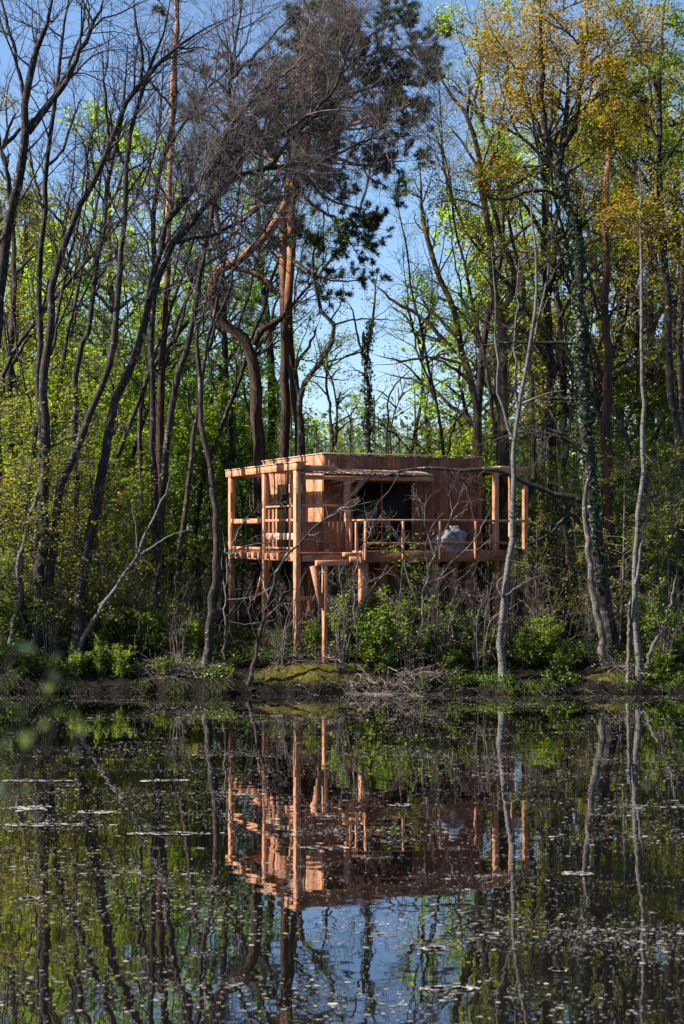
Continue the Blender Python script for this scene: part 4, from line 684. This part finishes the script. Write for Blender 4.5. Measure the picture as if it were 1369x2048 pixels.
def bank_grass():
    rng = np.random.default_rng(71); n = 4200; X = -12+24*rng.random(n); k = (hnoise(X*2.2, X*.7) > .1) & ((X > 1.4) | (X < -3) | (rng.random(n) < .2)); X = X[k]; n = len(X); d = .04+.5*rng.random(n)**1.5; Y = shore(X)+d
    b = np.stack([X, Y, ground_h(X, Y)-.01], 1); L = .15+.3*rng.random(n); a = np.stack([.5*rng.standard_normal(n), -.5-.5*rng.random(n), np.full(n, .9)], 1)
    P = np.empty((n, 5, 3)); P[:, 0] = b; dd = nrm(a)
    for j in range(1, 5): dd = nrm(dd+np.array([0, -.12, -.42])); P[:, j] = P[:, j-1]+dd*(L/4)[:, None]
    P[:, :, 2] = np.maximum(P[:, :, 2], .01)
    V, F = tube_geo(P, np.repeat(np.linspace(.007, .002, 5)[None], n, 0), 3); o = new_mesh('bank_grass', V, F, M['leaf_dark']); tag(o, 'thin grass hanging over the edge of the bank', 'grass', None, 'stuff')
    n = 420; X = -12+24*rng.random(n); Y = shore(X)+.02+.25*rng.random(n); P = np.empty((n, 7, 3)); P[:, 0] = np.stack([X, Y, ground_h(X, Y)], 1); dd = nrm(np.stack([rng.standard_normal(n), -.4*rng.random(n), .3*rng.random(n)], 1)); L = .2+.7*rng.random(n)
    for j in range(1, 7): dd = nrm(dd+.3*rng.standard_normal((n, 3))+np.array([0, -.05, -.12])); P[:, j] = P[:, j-1]+dd*(L/6)[:, None]
    P[:, :, 2] = np.maximum(P[:, :, 2], .005)
    V, F = tube_geo(P, (.004+.014*rng.random(n)**2)[:, None]*np.linspace(1, .4, 7), 5); o = new_mesh('roots', V, F, M['bark'], None, True); tag(o, 'bare roots and sticks tangled along the waterline', 'roots', None, 'stuff')
bank_grass()
def brush(px, Y, wpx, num, label, seed, L=1.3):
    rng = np.random.default_rng(seed); X = (px-CX)/FPX*Y; wd = wpx/FPX*Y
    x = X+wd*(rng.random(num)-.5); y = Y+.35*rng.standard_normal(num)*.6; z = ground_h(x, y)+.02+.22*rng.random(num)
    a = rng.random(num)*6.28; d = np.stack([np.cos(a), np.sin(a)*.7, .25*rng.standard_normal(num)], 1); P = np.stack([x, y, z], 1)[:, None]+(nrm(d)*(L*(.4+.8*rng.random(num)))[:, None])[:, None]*np.linspace(-.5, .5, 7)[None, :, None]
    P[:, :, 2] += .06*rng.standard_normal((num, 7)); P[:, :, 0] += .04*rng.standard_normal((num, 7))
    P[:, :, 2] = np.maximum(P[:, :, 2], ground_h(P[:, :, 0], P[:, :, 1])+.01); P[:, :, 2] = np.maximum(P[:, :, 2], .01)
    Rr = (.006+.012*rng.random(num))[:, None]*np.linspace(1, .4, 7)
    c = kids(P, Rr, 4, .1, .5, 45, .05, .2, 5, rng, .006, .4, .3)
    b = np.array([X, Y, float(ground_h(X, Y))])
    V, F = join([tube_geo(P, Rr, 5), tube_geo(c[0], np.maximum(c[1], .0035), 3)])
    o = new_mesh('brush_pile', V-b, F, M['dead'], None, True); o.location = [float(q) for q in b]; tag(o, label, 'brush pile')
brush(790, 37.75, 190, 70, 'tangle of dead grey branches at the waterline below the balcony', 31)
brush(365, 38.4, 130, 50, 'heap of pale dead branches on the dark bank left of the cabin', 32)
brush(600, 38.9, 160, 40, 'scattered dead sticks on the bank between the front stilts', 33)
brush(1225, 38.2, 80, 24, 'few dead sticks at the foot of the ivy-wound oak', 34, .9)
def stone(px, py, s, label, seed):
    rng = np.random.default_rng(seed); n1, n2 = 14, 8; V = []
    for i in range(n2+1):
        for j in range(n1):
            a = j/n1*6.2832; b = (i/n2-.5)*math.pi; r = 1+.22*math.sin(a*2+seed)*math.cos(b)+.12*math.sin(a*5+b*3)
            V.append((s*1.5*r*math.cos(b)*math.cos(a), s*.8*r*math.cos(b)*math.sin(a), s*.6*r*math.sin(b)))
    F = [(i*n1+j, i*n1+(j+1) % n1, (i+1)*n1+(j+1) % n1, (i+1)*n1+j) for i in range(n2) for j in range(n1)]
    Y = 4.3*FPX/(py-HOR); o = new_mesh('stone', V, F, M['stone'], None, True); o.location = ((px-CX)/FPX*Y, Y, s*.3); tag(o, label, 'stone')
stone(460, 1388, .09, 'small white stone at the waterline below the left end of the cabin', 3)
def foam():
    rng = np.random.default_rng(50)
    def drifts():
        m = 170; yy = 12.5+24*rng.random(m)**.9; xx = (rng.random(m)-.5)*.52*yy; out = []
        for a_, b_ in zip(xx, yy):
            k = int(25+90*rng.random()); ln = .3+1.3*rng.random(); u = rng.standard_normal(k)*ln*.5; ph = rng.random()*6
            out.append(np.stack([a_+u, b_+.10*np.sin(u*2.2+ph)+.25*u*(rng.random()-.5)+.05*rng.standard_normal(k)*(1+rng.random())], 1))
        return np.concatenate(out)
    def density(X, Y): return .5+.5*hnoise(X*.55+3, Y*.35)+.35*hnoise(X*1.7, Y*1.1)
    n = 190000; Y = 12.2+(37.2-12.2)*rng.random(n); X = (rng.random(n)-.5)*.54*Y
    k = rng.random(n) < np.clip(density(X, Y)*.75+.45*np.sin(Y*1.9+1.2*np.sin(X*.4))*np.sin(Y*.7+.6), .03, 1)**1.6*np.where(Y > 34.5, .9, .6); X, Y = X[k], Y[k]; dr = drifts(); X = np.r_[X, dr[:, 0]]; Y = np.r_[Y, dr[:, 1]]; n = len(X)
    s = np.minimum(.0035+.0048*rng.exponential(1, n), .05); a = rng.random(n)*6.28; sides = 6; s = np.where(rng.random(n) < .004, s*2.2, s)
    ang = np.arange(sides)*2*math.pi/sides
    rr = s[:, None]*(.4+.9*rng.random((n, sides))); el = 1+.8*rng.random(n)
    V = np.stack([X[:, None]+rr*np.cos(ang+a[:, None])*el[:, None], Y[:, None]+rr*np.sin(ang+a[:, None])*.8, np.repeat((.004+.006*rng.random(n))[:, None], sides, 1)], -1).reshape(-1, 3)
    i = np.arange(n)[:, None]*sides; F = np.concatenate([i+np.array([0, 1, 2, 3]), i+np.array([0, 3, 4, 5])])
    o = new_mesh('floating_specks', V, F, M['speck']); tag(o, 'countless pale specks of pollen and petals floating on the pond', 'floating specks', None, 'stuff')
    def streak(px, py, wpx, hpx, label):
        Y = 4.3*FPX/(py-HOR); X = (px-CX)/FPX*Y; hw = wpx/2/FPX*Y; hd = hpx/2/FPX*Y*Y/4.3
        m = 70; t = np.arange(m)*2*math.pi/m; r = .34+.14*np.sin(t*3+px)+.14*np.sin(t*7+py)+.1*np.sin(t*17+px)+.1*rng.standard_normal(m); bow = rng.standard_normal()*.08
        top = np.stack([hw*.8*r*np.cos(t), hd*.45*r*np.sin(t)+bow*hd*np.cos(t)**2, np.full(m, .010)], 1); bot = top*np.array([1.03, 1.03, .1]); j = np.arange(m); jn = (j+1) % m
        Vs = [top, bot, np.array([[0, 0, .012]])]; T3 = [np.stack([j, jn, np.full(m, 2*m)], 1)]; o_ = 2*m+1
        k = int(30+wpx*.9); c = rng.standard_normal((k, 2))*np.array([.42*hw, .33*hd]); c[:, 1] += bow*hd*np.clip((c[:, 0]/hw)**2, 0, 1.5); sz = .008+.012*rng.exponential(1, k); a6 = np.arange(6)*math.pi/3
        rr = sz[:, None]*(.6+.6*rng.random((k, 6))); Vs.append(np.stack([c[:, :1]+rr*1.6*np.cos(a6), c[:, 1:]+rr*np.sin(a6), np.full((k, 6), .011)], -1).reshape(-1, 3))
        b6 = o_+np.arange(k)[:, None]*6; T3 += [b6+np.array(q) for q in ((0, 1, 2), (0, 2, 3), (0, 3, 4), (0, 4, 5))]
        o = new_mesh('foam_patch', np.concatenate(Vs), np.stack([j+m, jn+m, jn, j], 1), M['foam'], None, False, np.concatenate(T3)); o.location = (X, Y, 0)
        tag(o, label, 'foam patch', 'foam patches on the pond')
    for s in ((1155, 1748, 62, 9, 'bright white foam patch alone on the dark water at right'), (895, 1979, 100, 9, 'long foam streak lying on the blue sky reflection'), (870, 1898, 34, 5, 'short foam streak at the upper edge of the blue sky reflection'), (55, 1617, 95, 10, 'wide foam patch at the left edge, upper one of two'), (195, 1625, 85, 9, 'foam patch just right of the wide one at the left edge'), (80, 1650, 170, 6, 'thin long foam streak at the left edge below the wide patch'), (340, 1668, 150, 5, 'thin foam streak left of the reflected corner posts'), (60, 1562, 150, 4, 'thinnest faint foam streak high at the left edge'), (335, 1562, 90, 4, 'faint foam streak left of the reflected left posts'), (55, 1798, 34, 8, 'small round foam patch low at the left edge'), (800, 1611, 40, 5, 'small foam fleck below the reflected balcony'), (650, 1696, 90, 4, 'thin foam streak across the reflected cabin corner'), (1118, 1940, 24, 7, 'small foam fleck right of the blue reflection'), (505, 1590, 60, 5, 'foam fleck between the reflected left posts')): streak(*s)
foam()
def near_branch():
    rng = np.random.default_rng(61); root = empty('bank_shrub', (-1.0, 1.9, float(ground_h(-1., 1.9))), 'blurred leafy twigs of a shrub close to the viewer at the lower left', 'shrub')
    b = np.array([-1., 1.9, float(ground_h(-1., 1.9))]); sp = [(45, 1280), (12, 1265), (110, 1330), (8, 1350), (85, 1455), (35, 1440), (120, 1438), (150, 1475), (18, 1400), (130, 1355), (60, 1500), (10, 1520), (30, 1590)]
    tw, lv = [], []
    for k, (px, py) in enumerate(sp):
        e = at(px-4, py, 2.6+.5*rng.random()); mid = (b+e)/2+np.array([-.15, -.1, .2]); P = spline([b+[.03*k-.15, 0, -.05], mid, e], 10); tw.append(tube_geo(P[None], np.linspace(.006, .0015, 10)[None], 5))
        q = P[[7, 8, 9, 9]]+.018*rng.standard_normal((4, 3)); V, F = leaf_geo(q, .03, rng, 0, .3, .65); lv.append((V, F))
    V, F = join(tw); new_mesh('stems', V-b, F, M['twig'], root, True); V, F = join(lv); new_mesh('foliage', V-b, F, M['near_leaf'], root)
near_branch()
